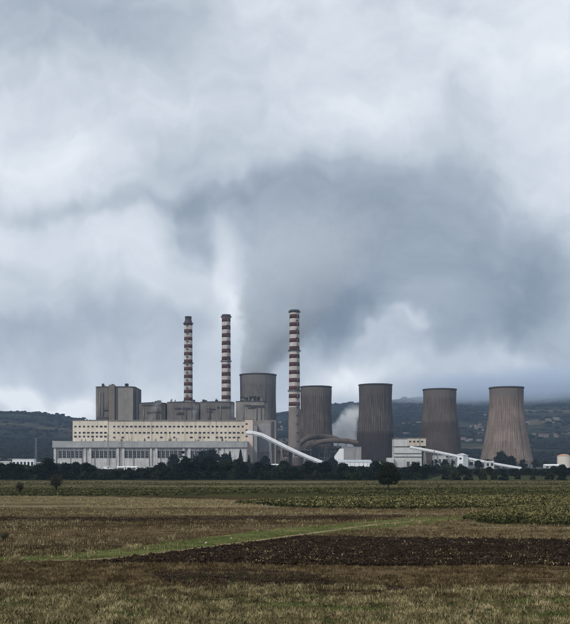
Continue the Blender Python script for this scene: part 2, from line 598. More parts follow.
def volume_mat(name, color, dens_fn, aniso=0.1):
    m, N = newmat(name)
    d = dens_fn(N) if callable(dens_fn) else dens_fn
    p = N.n('ShaderNodeVolumePrincipled')
    N.put(p.inputs['Color'], color)
    N.put(p.inputs['Density'], d)
    p.inputs['Anisotropy'].default_value = aniso
    o = N.n('ShaderNodeOutputMaterial')
    N.put(o.inputs['Volume'], p.outputs[0])
    return m


# ================================================================== THE SETTING
def sheet(name, pts, mat, z, label=None, parent=None):
    """flat polygon on the plain; pts in photo pixels projected to the ground as map coordinates"""
    me = bpy.data.meshes.new(name)
    vs = [(WX(x, GD(y)), GD(y), z) for x, y in pts]
    me.from_pydata(vs, [], [tuple(range(len(vs)))])
    me.materials.append(MATS[mat])
    o = link(name, me)
    o['kind'] = 'structure'
    if label:
        o['label'] = label
    return o


def wobble(pts, amp=0.35, step=6, seed=1):
    """resample a closed outline and roughen it"""
    out = []
    n = len(pts)
    rs = random.Random(seed)
    for i in range(n):
        a, b2 = pts[i], pts[(i + 1) % n]
        L = math.dist(a, b2)
        k = max(1, int(L / step))
        for j in range(k):
            t = j / k
            out.append((a[0] + (b2[0] - a[0]) * t, a[1] + (b2[1] - a[1]) * t + (rs.uniform(-amp, amp) if 0 < j else 0)))
    return out


g = MB()
g.add([(-6800, -150, 0), (6800, -150, 0), (6800, 6300, 0), (-6800, 6300, 0)], [(0, 1, 2, 3)])
go = g.build('ground', MATS['plain_soil'])
tag(go, 'brown dry grass plain with pale stubble patches', None, kind='structure')

XL, XR = -160, 730
VERGE = [(XL, 574), (0, 563.5), (60, 561.5), (115, 559.5), (200, 549.5), (300, 537), (370, 529), (460, 520), (470, 516), (420, 517), (360, 522), (285, 528), (210, 537), (140, 545.6), (60, 555.5), (0, 557.5), (XL, 565)]
TRACK = [(XL, 571), (0, 563.2), (60, 561.4), (115, 559.2), (200, 549.0), (300, 535.6), (370, 525.8), (430, 519.8), (430, 519.4), (370, 524.6), (300, 534.2), (200, 547.4), (115, 557.8), (60, 560.4), (0, 562.2), (XL, 567)]
PLOUGH = [(98, 562.5), (200, 550.6), (300, 537.6), (340, 538), (420, 539.5), (570, 541), (XR, 542), (XR, 566), (570, 566), (430, 567), (290, 565.5), (190, 564)]
DARK1 = [(XL, 516.5), (120, 517), (285, 516), (400, 514.5), (408, 516.5), (340, 521.5), (200, 521), (XL, 522)]
DARK0 = [(150, 570), (230, 568.5), (300, 571), (330, 580), (420, 588), (XR, 584), (XR, 592), (300, 592), (210, 593), (165, 584)]
SUNF_FAR = [(232, 503), (300, 499.5), (420, 498), (XR, 497), (XR, 506), (570, 507.5), (400, 509.5), (290, 507.5)]
SUNF_NEAR = [(462, 519), (500, 510), (570, 507.5), (XR, 506), (XR, 527), (570, 526), (490, 524.5)]
BAND_A = [(XL, 489), (150, 488.5), (570, 488), (XR, 488), (XR, 498), (570, 498), (240, 497), (100, 495.8), (XL, 495.4)]
OLIVE = [(XL, 480.5), (XR, 481), (XR, 488), (XL, 488.5)]
TAN = [(XL, 496), (100, 496.5), (230, 500), (290, 508.5), (400, 510), (490, 508.5), (462, 514.5), (280, 515), (XL, 515)]
TANR = [(300, 533), (460, 520.5), (490, 525), (570, 526.5), (XR, 527.5), (XR, 542), (570, 541), (340, 538)]

sheet('meadow_strip', wobble(OLIVE, 0.1), 'meadow_olive', 0.004, 'pale olive meadow strip along the tree belt')
sheet('ploughed_strip', wobble([(XL, 483.6), (XR, 483.9), (XR, 484.7), (XL, 484.4)], 0.1, 14), 'soil_dark', 0.009, 'hair thin dark line near the tree belt')
sheet('ploughed_strip', wobble([(XL, 487.6), (300, 487.4), (XR, 487.2), (XR, 488.4), (XL, 488.9)], 0.12, 14), 'soil_dark', 0.009, 'thin dark line between meadow strip and crop band')
sheet('crop_band', wobble(BAND_A, 0.3), 'crop_floor', 0.004, 'narrow green crop band across the far plain')
sheet('stubble_field', wobble(TAN, 0.3), 'tan_stubble', 0.004, 'tan stubble field before the sunflower rows')
sheet('stubble_field', wobble(TANR, 0.4), 'tan_stubble', 0.004, 'tan stubble strip above the ploughed soil')
sheet('sunflower_field', wobble(SUNF_FAR, 0.2), 'crop_floor', 0.008, 'dark floor of the far sunflower field')
sheet('sunflower_field', wobble(SUNF_NEAR, 0.2), 'crop_floor', 0.008, 'dark floor of the near sunflower field at right')
sheet('ploughed_strip', wobble(DARK1, 0.5, 8), 'soil_dark', 0.012, 'thin dark ploughed strip in the middle plain')
sheet('ploughed_strip', wobble(DARK0, 0.9, 9), 'soil_dark', 0.004, 'patchy dark soil strip in the foreground grass')
sheet('grass_verge', wobble(VERGE, 0.4, 7), 'verge_green', 0.008, 'green grass verge along the dirt track')
sheet('dirt_track', wobble(TRACK, 0.25, 7), 'track_dirt', 0.013, 'pale dirt track running diagonally across the plain')
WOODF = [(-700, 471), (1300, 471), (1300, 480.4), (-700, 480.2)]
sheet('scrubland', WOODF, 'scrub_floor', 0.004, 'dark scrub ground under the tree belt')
YARDF = [(-100, 467.6), (700, 467.6), (800, 470.9), (-150, 470.9)]
sheet('meadow_strip', wobble([(425, 480.2), (440, 475.6), (600, 475.2), (XR, 475.6), (XR, 480.6)], 0.15), 'meadow_dull', 0.009, 'dull green meadow below the rightmost tower')
sheet('yard', YARDF, 'yard', 0.008, 'grey works yard under the power station')


def inside(px, py, poly):
    r = np.zeros(px.shape, bool)
    n = len(poly)
    for i in range(n):
        x1, y1 = poly[i]
        x2, y2 = poly[(i + 1) % n]
        if y1 == y2:
            continue
        c = ((y1 > py) != (y2 > py)) & (px < (x2 - x1) * (py - y1) / (y2 - y1) + x1)
        r ^= c
    return r


def scatter(y0, y1, n, x0=-70, x1=640):
    """n random ground points between two photo rows, uniform per square metre"""
    D0, D1 = GD(y1), GD(y0)
    out_x, out_y = [], []
    D = np.sqrt(RNG.random(n) * (D1 * D1 - D0 * D0) + D0 * D0)
    px = RNG.uniform(x0, x1, n)
    X = (px - 285) / F * D
    return X, D, px, HY + H * F / D


# ploughed field: a furrowed sheet with real relief
nx, ny = 300, 60
gx = np.linspace(-0.03, 1.0, nx)
rows_t = np.linspace(0, 1, ny)
up = np.array([(98, 562.5), (200, 550.6), (300, 537.6), (340, 538), (420, 539.5), (570, 541), (XR, 542)])
lo = np.array([(98, 562.5), (190, 564), (290, 565.5), (430, 567), (570, 566), (XR, 566)])
pxs = np.linspace(98, XR, nx)
yu = np.interp(pxs, up[:, 0], up[:, 1]) + (fbm(pxs / 9, pxs * 0, 3, 5) - 0.5) * 2.2
yl = np.interp(pxs, lo[:, 0], lo[:, 1]) + (fbm(pxs / 9, pxs * 0 + 9, 3, 6) - 0.5) * 2.2
yl = np.maximum(yl, yu + 0.05)
PY = yu[None, :] * (1 - rows_t[:, None]) + yl[None, :] * rows_t[:, None]
PD = H * F / (PY - HY)
PX = (pxs[None, :] - 285) / F * PD
edge = np.minimum(np.minimum(rows_t, 1 - rows_t)[:, None] * 8, 1)
PZ = 0.01 + edge * (0.16 * fbm(PX / 1.1, PD / 0.9, 3, 11) + 0.10 * (0.5 + 0.5 * np.sin(PD * 2 * math.pi / 1.4 + 2 * fbm(PX / 6, PD / 6, 2, 3))))
idx = np.arange(nx * ny).reshape(ny, nx)
fc = np.stack([idx[:-1, :-1], idx[1:, :-1], idx[1:, 1:], idx[:-1, 1:]], -1).reshape(-1, 4)
pf = link('ploughed_field', np_mesh('ploughed_field', np.stack([PX, PD, PZ], -1).reshape(-1, 3), fc, MATS['soil_black'], 4))
tag(pf, 'dark ploughed field with rough clods in the foreground', None, kind='structure')

# ------------------------------------------------------------------ hills behind
RPX = [-900, -300, 0, 40, 62, 95, 130, 200, 270, 290, 340, 400, 450, 500, 570, 800, 1500]
RPY = [404, 409, 413, 412, 415, 421, 424, 420, 414, 411, 404, 398, 393, 388, 382, 378, 384]
HN, HM = 340, 150
hp = np.linspace(-900, 1500, HN)
ry = np.interp(hp, RPX, RPY)
rD = np.interp(hp, [-900, 0, 150, 300, 500, 1500], [3000, 3100, 3500, 4100, 4800, 4900])
ss = np.linspace(0, 1.25, HM) ** 1.25


def hill_z(px, D):
    y = np.interp(px, RPX, RPY)
    rd = np.interp(px, [-900, 0, 150, 300, 500, 1500], [3000, 3100, 3500, 4100, 4800, 4900])
    zr = (HY - y) / F * rd + H
    s_ = np.clip((D - 1450) / (rd - 1450), 0, 2)
    f = np.where(s_ < 1, np.power(np.clip(s_, 0, 1), 1.35), 1 - (s_ - 1) * 1.2)
    X = (px - 285) / F * D
    bump = (fbm(X / 420, D / 520, 4, 21) - 0.5) * 2
    bump2 = (fbm(X / 110, D / 160, 3, 31) - 0.5) * 2
    w = np.clip(s_ * 3, 0, 1)
    return -0.4 + zr * f + w * (bump * 26 * np.clip(1.25 - s_, 0.12, 1) + bump2 * 5)


Dg = 1450 + (rD[None, :] - 1450) * ss[:, None]
Pg = np.repeat(hp[None, :], HM, 0)
Zg = hill_z(Pg, Dg)
Zg[0] = -0.4
Xg = (Pg - 285) / F * Dg
idx = np.arange(HN * HM).reshape(HM, HN)
fc = np.stack([idx[:-1, :-1], idx[:-1, 1:], idx[1:, 1:], idx[1:, :-1]], -1).reshape(-1, 4)
hme = np_mesh('hills', np.stack([Xg, Dg, Zg], -1).reshape(-1, 3), fc, MATS['hillside'], 4)
hme.polygons.foreach_set('use_smooth', np.ones(len(fc), bool))
ho = link('hills', hme)
tag(ho, 'dark blue green hills with woods and fields behind the plant', None, kind='structure')

# woods on the hillside: clumps of crowns
ICO_V = None


def ico():
    t = (1 + 5 ** .5) / 2
    vs = np.array([(-1, t, 0), (1, t, 0), (-1, -t, 0), (1, -t, 0), (0, -1, t), (0, 1, t), (0, -1, -t), (0, 1, -t), (t, 0, -1), (t, 0, 1), (-t, 0, -1), (-t, 0, 1)], float)
    vs /= np.linalg.norm(vs[0])
    fs = np.array([(0, 11, 5), (0, 5, 1), (0, 1, 7), (0, 7, 10), (0, 10, 11), (1, 5, 9), (5, 11, 4), (11, 10, 2), (10, 7, 6), (7, 1, 8), (3, 9, 4), (3, 4, 2), (3, 2, 6), (3, 6, 8), (3, 8, 9), (4, 9, 5), (2, 4, 11), (6, 2, 10), (8, 6, 7), (9, 8, 1)])
    return vs, fs


IV, IF = ico()
OCT_V = np.array([(1, 0, 0), (-1, 0, 0), (0, 1, 0), (0, -1, 0), (0, 0, 1), (0, 0, -1)], float)
OCT_F = np.array([(0, 2, 4), (2, 1, 4), (1, 3, 4), (3, 0, 4), (2, 0, 5), (1, 2, 5), (3, 1, 5), (0, 3, 5)])


def blobs(name, P, S, mat, jit=0.35, base=(None)):
    bv, bf = base if base is not None else (IV, IF)
    n = len(P)
    V = bv[None] * (1 + RNG.uniform(-jit, jit, (n, len(bv), 1))) * S[:, None, :] + P[:, None, :]
    Fi = bf[None] + (np.arange(n) * len(bv))[:, None, None]
    return link(name, np_mesh(name, V.reshape(-1, 3), Fi.reshape(-1, 3), MATS[mat], 3))


n = 60000
pxw = RNG.uniform(-250, 820, n)
sw = RNG.random(n) ** 1.2
rdw = np.interp(pxw, [-900, 0, 150, 300, 500, 1500], [3000, 3100, 3500, 4100, 4800, 4900])
Dw = 1480 + (rdw - 1480) * sw
Xw = (pxw - 285) / F * Dw
mass = fbm(Xw / 330, Dw / 240, 3, 41)
row = np.abs(((Dw + 0.35 * Xw + 160 * fbm(Xw / 500, Dw / 500, 2, 8)) / 210) % 1 - 0.5)
keep = (mass > 0.56) | ((row < 0.035) & (mass > 0.40)) | (RNG.random(n) < 0.035)
keep &= RNG.random(n) < 0.8
pxw, Dw, Xw = pxw[keep], Dw[keep], Xw[keep]
Zw = hill_z(pxw, Dw)
r = RNG.uniform(2.5, 6.0, len(Dw))
S = np.stack([r * RNG.uniform(0.9, 2.4, len(r)), r * RNG.uniform(0.9, 1.6, len(r)), r * RNG.uniform(0.7, 1.1, len(r))], -1)
wo_ = blobs('woodland', np.stack([Xw, Dw, Zw + S[:, 2] * 0.55], -1), S, 'leaf_hill', 0.25)
tag(wo_, 'scattered dark woods and hedges over the far hillsides', None, kind='stuff')


# ================================================================== COOLING TOWERS
def cooling_tower(px, D, prof_px, label, mat, ribs=60, rib_h=0.32):
    """prof_px: (photo row, full width in photo px) from top to ground"""
    k = D / F
    X = WX(px, D)
    root = thing('cooling_tower', label, 'cooling tower', (X, D, 0), 'hyperbolic cooling towers of the plant')
    pr = [(w / 2 * k, WZ(y, D)) for y, w in prof_px]
    zt = pr[0][1]
    zs_, rs_ = np.array([p[1] for p in pr][::-1]), np.array([p[0] for p in pr][::-1])
    co = np.polyfit(zs_, rs_, 4)
    z0 = 8.0
    zz = np.linspace(z0, zt, 40)
    rr = np.polyval(co, zz)
    seg = ribs * 4
    a = np.arange(seg) * 2 * math.pi / seg
    ridge = np.where(np.arange(seg) % 4 == 0, rib_h, 0.0)
    fade = np.clip((zt - 1.5 - zz) / 3, 0, 1)
    RR = rr[:, None] + ridge[None] * fade[:, None]
    Vo = np.stack([RR * np.cos(a), RR * np.sin(a), np.repeat(zz[:, None], seg, 1)], -1).reshape(-1, 3)
    Ri = (rr - 0.9)[::-1]
    Vi = np.stack([Ri[:, None] * np.cos(a), Ri[:, None] * np.sin(a), np.repeat(zz[::-1][:, None], seg, 1)], -1).reshape(-1, 3)
    V = np.concatenate([Vo, Vi])
    nr = len(zz) * 2
    idx = np.arange(nr * seg).reshape(nr, seg)
    nxt = np.roll(idx, -1, 1)
    idn, nxn = np.roll(idx, -1, 0), np.roll(nxt, -1, 0)
    fc = np.stack([idx, nxt, nxn, idn], -1).reshape(-1, 4)
    link('shell', np_mesh('shell', V, fc, MATS[mat], 4), root)
    rt = rr[-1]
    MB().lathe([(rt - 0.85, zt - 0.02), (rt - 0.85, zt + 0.5), (rt + 0.75, zt + 0.5), (rt + 0.75, zt - 1.1), (rt + 0.02, zt - 1.6)], 96, cap=False).build('rim', MATS['rim_dark'], root)
    rb = rr[0]
    MB().lathe([(rb + 0.5, 7.2), (rb + 0.5, 8.6), (rb - 1.2, 8.6), (rb - 1.2, 7.2), (rb + 0.5, 7.2)], 72, cap=False).build('ring_beam', MATS[mat], root)
    MB().lathe([(rb + 6, 0), (rb + 6, 1.4), (rb + 5.2, 1.4), (rb + 5.2, 0)], 72, cap=False).build('basin', MATS['boiler_light'], root)
    leg = None
    for i in range(36):
        for sgn in (-1, 1):
            a0 = 2 * math.pi * (i + 0.5) / 36
            a1 = a0 + sgn * math.pi / 36
            q0 = ((rb + 2.4) * math.cos(a0), (rb + 2.4) * math.sin(a0), 0)
            q1 = ((rb - 0.3) * math.cos(a1), (rb - 0.3) * math.sin(a1), 7.3)
            if sgn == -1 or i:
                pass
            MB().beam(q0, q1, 0.75, 0.75).build('leg', MATS['boiler_light'], root)
    # inspection ladder up the side
    la = math.radians(-62)
    lad = MB()
    pts = [((np.polyval(co, z) + 0.7) * math.cos(la), (np.polyval(co, z) + 0.7) * math.sin(la), z) for z in np.linspace(8.6, zt - 1.2, 24)]
    lad.tube(pts, 0.22, 4)
    lad.build('ladder', MATS['steel_dark'], root)
    return root


T1 = cooling_tower(258, 1320, [(375, 36.3), (385, 35.9), (395, 35.6), (410, 36), (425, 37.2), (440, 39.4), (455, 42.5), (468, 46)],
                   'tall grey cooling tower with steam rising from it behind the boiler houses', 'shell_grey', 56, 0.10)
T2 = cooling_tower(316, 1330, [(387, 31), (396, 30.3), (405, 30), (415, 30.0), (425, 30.8), (436, 32.4), (450, 36), (468, 41)],
                   'dark ribbed cooling tower just right of the tall striped chimney with concrete foot', 'shell_brown_grey', 44, 0.6)
T3 = cooling_tower(375.4, 1260, [(385, 33), (393, 32.1), (401, 31.7), (412, 32.1), (424, 33.6), (441, 36.6), (458, 38.6), (469, 39.6)],
                   'darkest cooling tower with ribbed upper half beside the cream coal building', 'shell_dark', 44, 0.7)
T4 = cooling_tower(439.6, 1300, [(389.6, 33), (397, 32.2), (405, 32.1), (420, 34.8), (436, 38.8), (452, 42.8), (468, 47)],
                   'umber grey cooling tower behind the long sloping conveyor', 'shell_umber', 56, 0.4)
T5 = cooling_tower(506.3, 1210, [(387.8, 33.6), (394, 33), (401, 32.8), (408, 33.3), (422, 36.6), (436, 41.2), (450.5, 46.8), (457.6, 50), (469, 55)],
                   'lighter brown wide footed cooling tower, the rightmost of the row', 'shell_tan', 56, 0.45)


# ================================================================== CHIMNEYS
def chimney(px, D, ytop, wtop, wbot, bands, band_h, label, foot_y=None, narrow_top=False, ladder=True, platforms=(), ladder_ang=-60):
    k = D / F
    X = WX(px, D)
    root = thing('chimney', label, 'chimney', (X, D, 0), 'red and white striped chimneys')
    zt = WZ(ytop, D)
    r0, r1 = wbot / 2 * k, wtop / 2 * k

    def rad(z):
        t = z / zt
        return r0 + (r1 - r0) * min(1, t ** 0.8)
    zf = WZ(foot_y, D) if foot_y else 0
    zcap = zt - (8.5 if narrow_top else 0)
    zs_ = np.linspace(zf, zcap, 24)
    sh = MB().lathe([(rad(z), z) for z in zs_] + [(rad(zcap) - 0.8, zcap), (rad(zcap) - 0.9, zcap - 6)], 48, cap=False)
    sh.build('shaft', MATS['stack_white'], root)
    if zf:
        MB().lathe([(rad(z) + (0.04 if z else 0.3), z) for z in np.linspace(0, zf, 14)], 48, cap=False).build('concrete_foot', MATS['stack_concrete'], root)
    for yb in bands:
        zb = WZ(yb, D)
        h = band_h * k / 2
        rm = 0.04
        MB().lathe([(rad(zb - h), zb - h), (rad(zb - h) + rm, zb - h), (rad(zb + h) + rm, zb + h), (rad(zb + h), zb + h)], 48, cap=False).build('red_band', MATS['stack_red'], root)
    if narrow_top:
        ra = rad(zcap)
        MB().lathe([(ra * 0.99, zcap), (ra * 0.80, zcap + 3.5), (ra * 0.78, zt - 1.5), (ra * 0.84, zt - 1.4), (ra * 0.84, zt), (ra * 0.66, zt), (ra * 0.6, zt - 5)], 40, cap=False).build('flue_mouth', MATS['stack_soot'], root)
    else:
        MB().lathe([(r1 + 0.05, zt - 3.2), (r1 + 0.35, zt - 3.0), (r1 + 0.35, zt), (r1 - 0.85, zt), (r1 - 0.9, zt - 6)], 40, cap=False).build('flue_mouth', MATS['stack_soot'], root)
    for yp in platforms:
        zp = WZ(yp, D)
        rp = rad(zp)
        p = MB().lathe([(rp, zp), (rp + 1.7, zp), (rp + 1.7, zp + 0.3), (rp, zp + 0.3)], 32, cap=False)
        rl = MB()
        for zr_ in (0.75, 1.25):
            rl.lathe([(rp + 1.65, zp + zr_), (rp + 1.75, zp + zr_), (rp + 1.75, zp + zr_ + 0.14), (rp + 1.65, zp + zr_ + 0.14), (rp + 1.65, zp + zr_)], 32, cap=False)
        for q in range(16):
            a = 2 * math.pi * q / 16
            rl.beam(((rp + 1.7) * math.cos(a), (rp + 1.7) * math.sin(a), zp + 0.3), ((rp + 1.7) * math.cos(a), (rp + 1.7) * math.sin(a), zp + 1.35), 0.12, 0.12)
            p.beam(((rp) * math.cos(a), (rp) * math.sin(a), zp - 1.4), ((rp + 1.6) * math.cos(a), (rp + 1.6) * math.sin(a), zp - 0.02), 0.16, 0.16)
        p = p.build('platform', MATS['steel_dark'], root)
        rl.build('railing', MATS['steel_dark'], p)
    if ladder:
        a = math.radians(ladder_ang)
        ca, sa = math.cos(a), math.sin(a)
        tx, ty = -sa, ca
        l = MB()
        zl = [zf * 0.05 + 4 + i * (zt - 6 - 4) / 20 for i in range(21)]
        for s2 in (-0.45, 0.45):
            l.tube([((rad(z) + 0.5) * ca + tx * s2, (rad(z) + 0.5) * sa + ty * s2, z) for z in zl], 0.13, 4)
        z = 5.0
        while z < zt - 7:
            rp = rad(z)
            ring = [((rp + 0.5 + 0.9 * math.sin(t)) * ca + tx * 0.75 * math.cos(t), (rp + 0.5 + 0.9 * math.sin(t)) * sa + ty * 0.75 * math.cos(t), z) for t in np.linspace(0, math.pi, 6)]
            l.tube(ring, 0.10, 4)
            z += 2.6
        l.build('ladder', MATS['steel_grey'], root)
        z = 14.0
        while z < zt - 10:
            rp = rad(z)
            q = MB()
            c = Vector(((rp + 1.0) * ca, (rp + 1.0) * sa, z))
            t_, n_ = Vector((tx, ty, 0)), Vector((ca, sa, 0))
            q.beam(c - t_ * 2.1, c + t_ * 2.1, 2.0, 0.35)
            for e in (-1.6, 1.6):
                q.beam(c + t_ * e + n_ * 0.9, c + t_ * e + n_ * 0.9 + Vector((0, 0, 3.0)), 0.2, 0.2)
            q.beam(c - t_ * 1.6 + n_ * 0.9 + Vector((0, 0, 3.0)), c + t_ * 1.6 + n_ * 0.9 + Vector((0, 0, 3.0)), 0.2, 0.2)
            q.beam(c - t_ * 1.6 + n_ * 0.9 + Vector((0, 0, 1.4)), c + t_ * 1.6 + n_ * 0.9 + Vector((0, 0, 1.4)), 0.16, 0.16)
            q.build('landing', MATS['steel_dark'], root)
            z += 11.2
    return root


chimney(188.3, 1290, 316.6, 8.0, 9.6, [323.9 + 7.53 * i for i in range(12)], 3.5,
        'leftmost striped chimney with a narrow black mouth behind the boiler houses', narrow_top=True, platforms=(323.9, 363.5), ladder_ang=-100)
chimney(226.2, 1290, 314.8, 8.6, 10.0, [320.2 + 7.72 * i for i in range(12)], 3.9,
        'middle striped chimney with caged ladder and flat mouth beside the steam column', platforms=(317.2, 361.5), ladder_ang=-62)
chimney(294.4, 1175, 310.2, 9.6, 13.0, [316.8 + 7.95 * i for i in range(12)], 4.0,
        'tallest striped chimney with a bare concrete foot right of the grey tower', foot_y=407.5, platforms=(312.2, 351, 391.0), ladder_ang=-58)


# ================================================================== MAIN BUILDINGS
def pbox(root, name, x0, x1, y0, y1, D, depth, mat, proud=0.0):
    """box by photo columns/rows on the plane D, child of root"""
    X0, X1 = WX(x0, D) - root.location.x, WX(x1, D) - root.location.x
    Zt = WZ(y0, D)
    Zb = 0.0 if y1 is None else WZ(y1, D)
    Y0 = D - proud - root.location.y
    return MB().box(X0, X1, Y0, Y0 + depth, Zb, Zt).build(name, MATS[mat], root)


# --- turbine hall
DT = 1150
th = thing('turbine_hall', 'long low white turbine hall with tall arched window bays behind the trees', 'building', (WX(150, DT), DT, 0))
pbox(th, 'wall', 53.4, 247, 447.2, None, DT, 38, 'white_concrete', -1.6)
pbox(th, 'fascia', 52.8, 247.3, 441.6, 447.6, DT, 42.6, 'fascia_grey', 2.2)
pbox(th, 'roof_edge', 52.6, 247.5, 441.1, 441.58, DT, 43.2, 'white_concrete', 2.5)
kT = DT / F
win = MB().box(-2.15, 2.15, -0.12, 0.0, 0, 9.3).mesh('window', MATS['glass_dark'])
fr = MB()
for xx in (-2.3, 0.0, 2.3):
    w2 = 0.34 if xx else 0.10
    fr.box(xx - w2, xx + w2, -0.42, -0.121, -0.2, 9.2)
for zz_ in (-0.2, 2.8, 5.9, 8.9):
    fr.box(-1.74, 1.74, -0.40, -0.121, zz_, zz_ + 0.3)
fr = fr.mesh('frame', MATS['boiler_pale'])
ar = MB()
n_ = 10
for i in range(n_):
    t0, t1 = math.pi * i / n_, math.pi * (i + 1) / n_
    ar.add([(2.65 * math.cos(t) if rr_ else 1.75 * math.cos(t), y_, (2.5 if rr_ else 1.55) * math.sin(t)) for t in (t0, t1) for rr_ in (0, 1) for y_ in (-1.0, -0.02)],
           [(0, 2, 6, 4), (1, 5, 7, 3), (2, 3, 7, 6), (0, 4, 5, 1)])
ar = ar.mesh('arch', MATS['white_concrete'])
Z0w = WZ(458.0, DT)
for bay in range(5):
    bx0 = 58.0 + 33.0 * bay
    for i in range(6):
        xc = WX(bx0 + 2.1 + 4.15 * i, DT) - th.location.x
        w_ = link('window', win, th, (xc, 1.58, Z0w))
        link('frame', fr, w_)
        link('arch', ar, th, (xc, 1.58, Z0w + 9.6))
    pbox(th, 'spandrel', bx0 - 0.3, bx0 + 25.1, 458.4, None, DT, 1.5, 'white_concrete', 0.0)
for bay in range(6):
    x_ = 53.6 + 33.0 * bay
    for s2 in (0.0, 5.6) if bay else (1.2,):
        pbox(th, 'pilaster', x_ + s2 - (3.0 if bay else 0), x_ + s2 + (2.2 if not bay else -0.6), 447.9, None, DT, 2.0, 'white_concrete', 0.55)
pbox(th, 'gable_panel', 222.5, 246.6, 448.2, None, DT, 2.0, 'white_concrete', 0.4)
rsx = random.Random(3)
for i in range(26):
    xq = rsx.uniform(76, 246)
    hq, wq = rsx.uniform(0.8, 4.0) ** 1.0, rsx.uniform(0.5, 1.6)
    X_ = WX(xq, DT) - th.location.x
    z_ = WZ(441.1, DT)
    q = MB().box(X_ - wq, X_ + wq, 12, 12 + 2 * wq, z_, z_ + hq * 0.7)
    q.lathe([(wq * 0.5, z_ + hq * 0.7), (wq * 0.5, z_ + hq), (wq * 0.8, z_ + hq), (wq * 0.8, z_ + hq + 0.5)], 10, X_, 12 + wq)
    q.build('roof_vent', MATS[rsx.choice(['steel_grey', 'steel_dark', 'boiler_brown', 'pink_wall'])], th)

for i in range(14):
    xq = WX(56 + i * 13.1 + rsx.uniform(-2, 2), DT) - th.location.x
    MB().tube([(xq, -0.9, 0), (xq, -0.9, WZ(447.8, DT))], 0.28, 6).build('downpipe', MATS['steel_dark'], th)

# --- cream bunker block
DC = 1192
cb = thing('bunker_block', 'cream block with rows of small square windows above the turbine hall', 'building', (WX(160, DC), DC, 0))
pbox(cb, 'wall', 73.2, 245, 420.6, None, DC, 28, 'cream_wall')
pbox(cb, 'end_bay', 73.0, 108.2, 421.0, None, DC, 2.0, 'cream_wall_bright', 1.3)
pbox(cb, 'parapet', 72.8, 245.3, 420.0, 420.58, DC, 30, 'boiler_light', 1.5)
wmesh = MB().box(-1.35, 1.35, -0.12, 0.0, -1.1, 1.1).mesh('window', MATS['glass_dark'])
wmesh_w = MB().box(-1.75, 1.75, -0.12, 0.0, -1.15, 1.15).mesh('window', MATS['glass_dark'])
f2m = MB()
for (a_, b_, c_, d_) in ((-1.95, -1.76, -1.3, 1.3), (1.76, 1.95, -1.3, 1.3), (-1.75, 1.75, -1.4, -1.16), (-1.75, 1.75, 1.16, 1.4)):
    f2m.box(a_, b_, -0.3, 0.0, c_, d_)
f2m = f2m.mesh('frame', MATS['cream_wall_bright'])
rw = random.Random(5)
for r_i, yr in enumerate((426.6, 432.8, 436.6)):
    for c in range(40):
        x_ = 75.8 + c * 4.28
        if 107 < x_ < 110.2 or x_ > 243:
            continue
        if r_i == 2 and x_ > 110 and rw.random() < (0.35 if x_ > 200 else 0.55):
            continue
        yy = yr + (0.9 if (r_i == 2 and x_ > 110) else 0)
        wide = rw.random() < 0.6
        left = x_ < 108
        o_ = link('window', wmesh_w if wide else wmesh, cb, (WX(x_, DC) - cb.location.x, -1.3 if left else 0.0, WZ(yy, DC)))
        if wide:
            link('frame', f2m, o_)

# stair tower at the right end
stt = thing('stair_tower', 'pinkish stair tower at the right end of the cream block', 'building', (WX(249, 1186), 1186, 0))
pbox(stt, 'wall', 244.9, 252.8, 419.9, None, 1186, 30, 'pink_wall')
pbox(stt, 'annex', 252.9, 257, 425.6, None, 1188, 24, 'boiler_pale')
pbox(stt, 'parapet', 244.6, 253.0, 419.4, 419.88, 1186, 30.5, 'boiler_brown', 0.2)
for i in range(4):
    link('window', wmesh, stt, (WX(246.6, 1186) - stt.location.x, 0, WZ(424 + i * 6.2, 1186)))

# --- boiler houses
DB = 1228


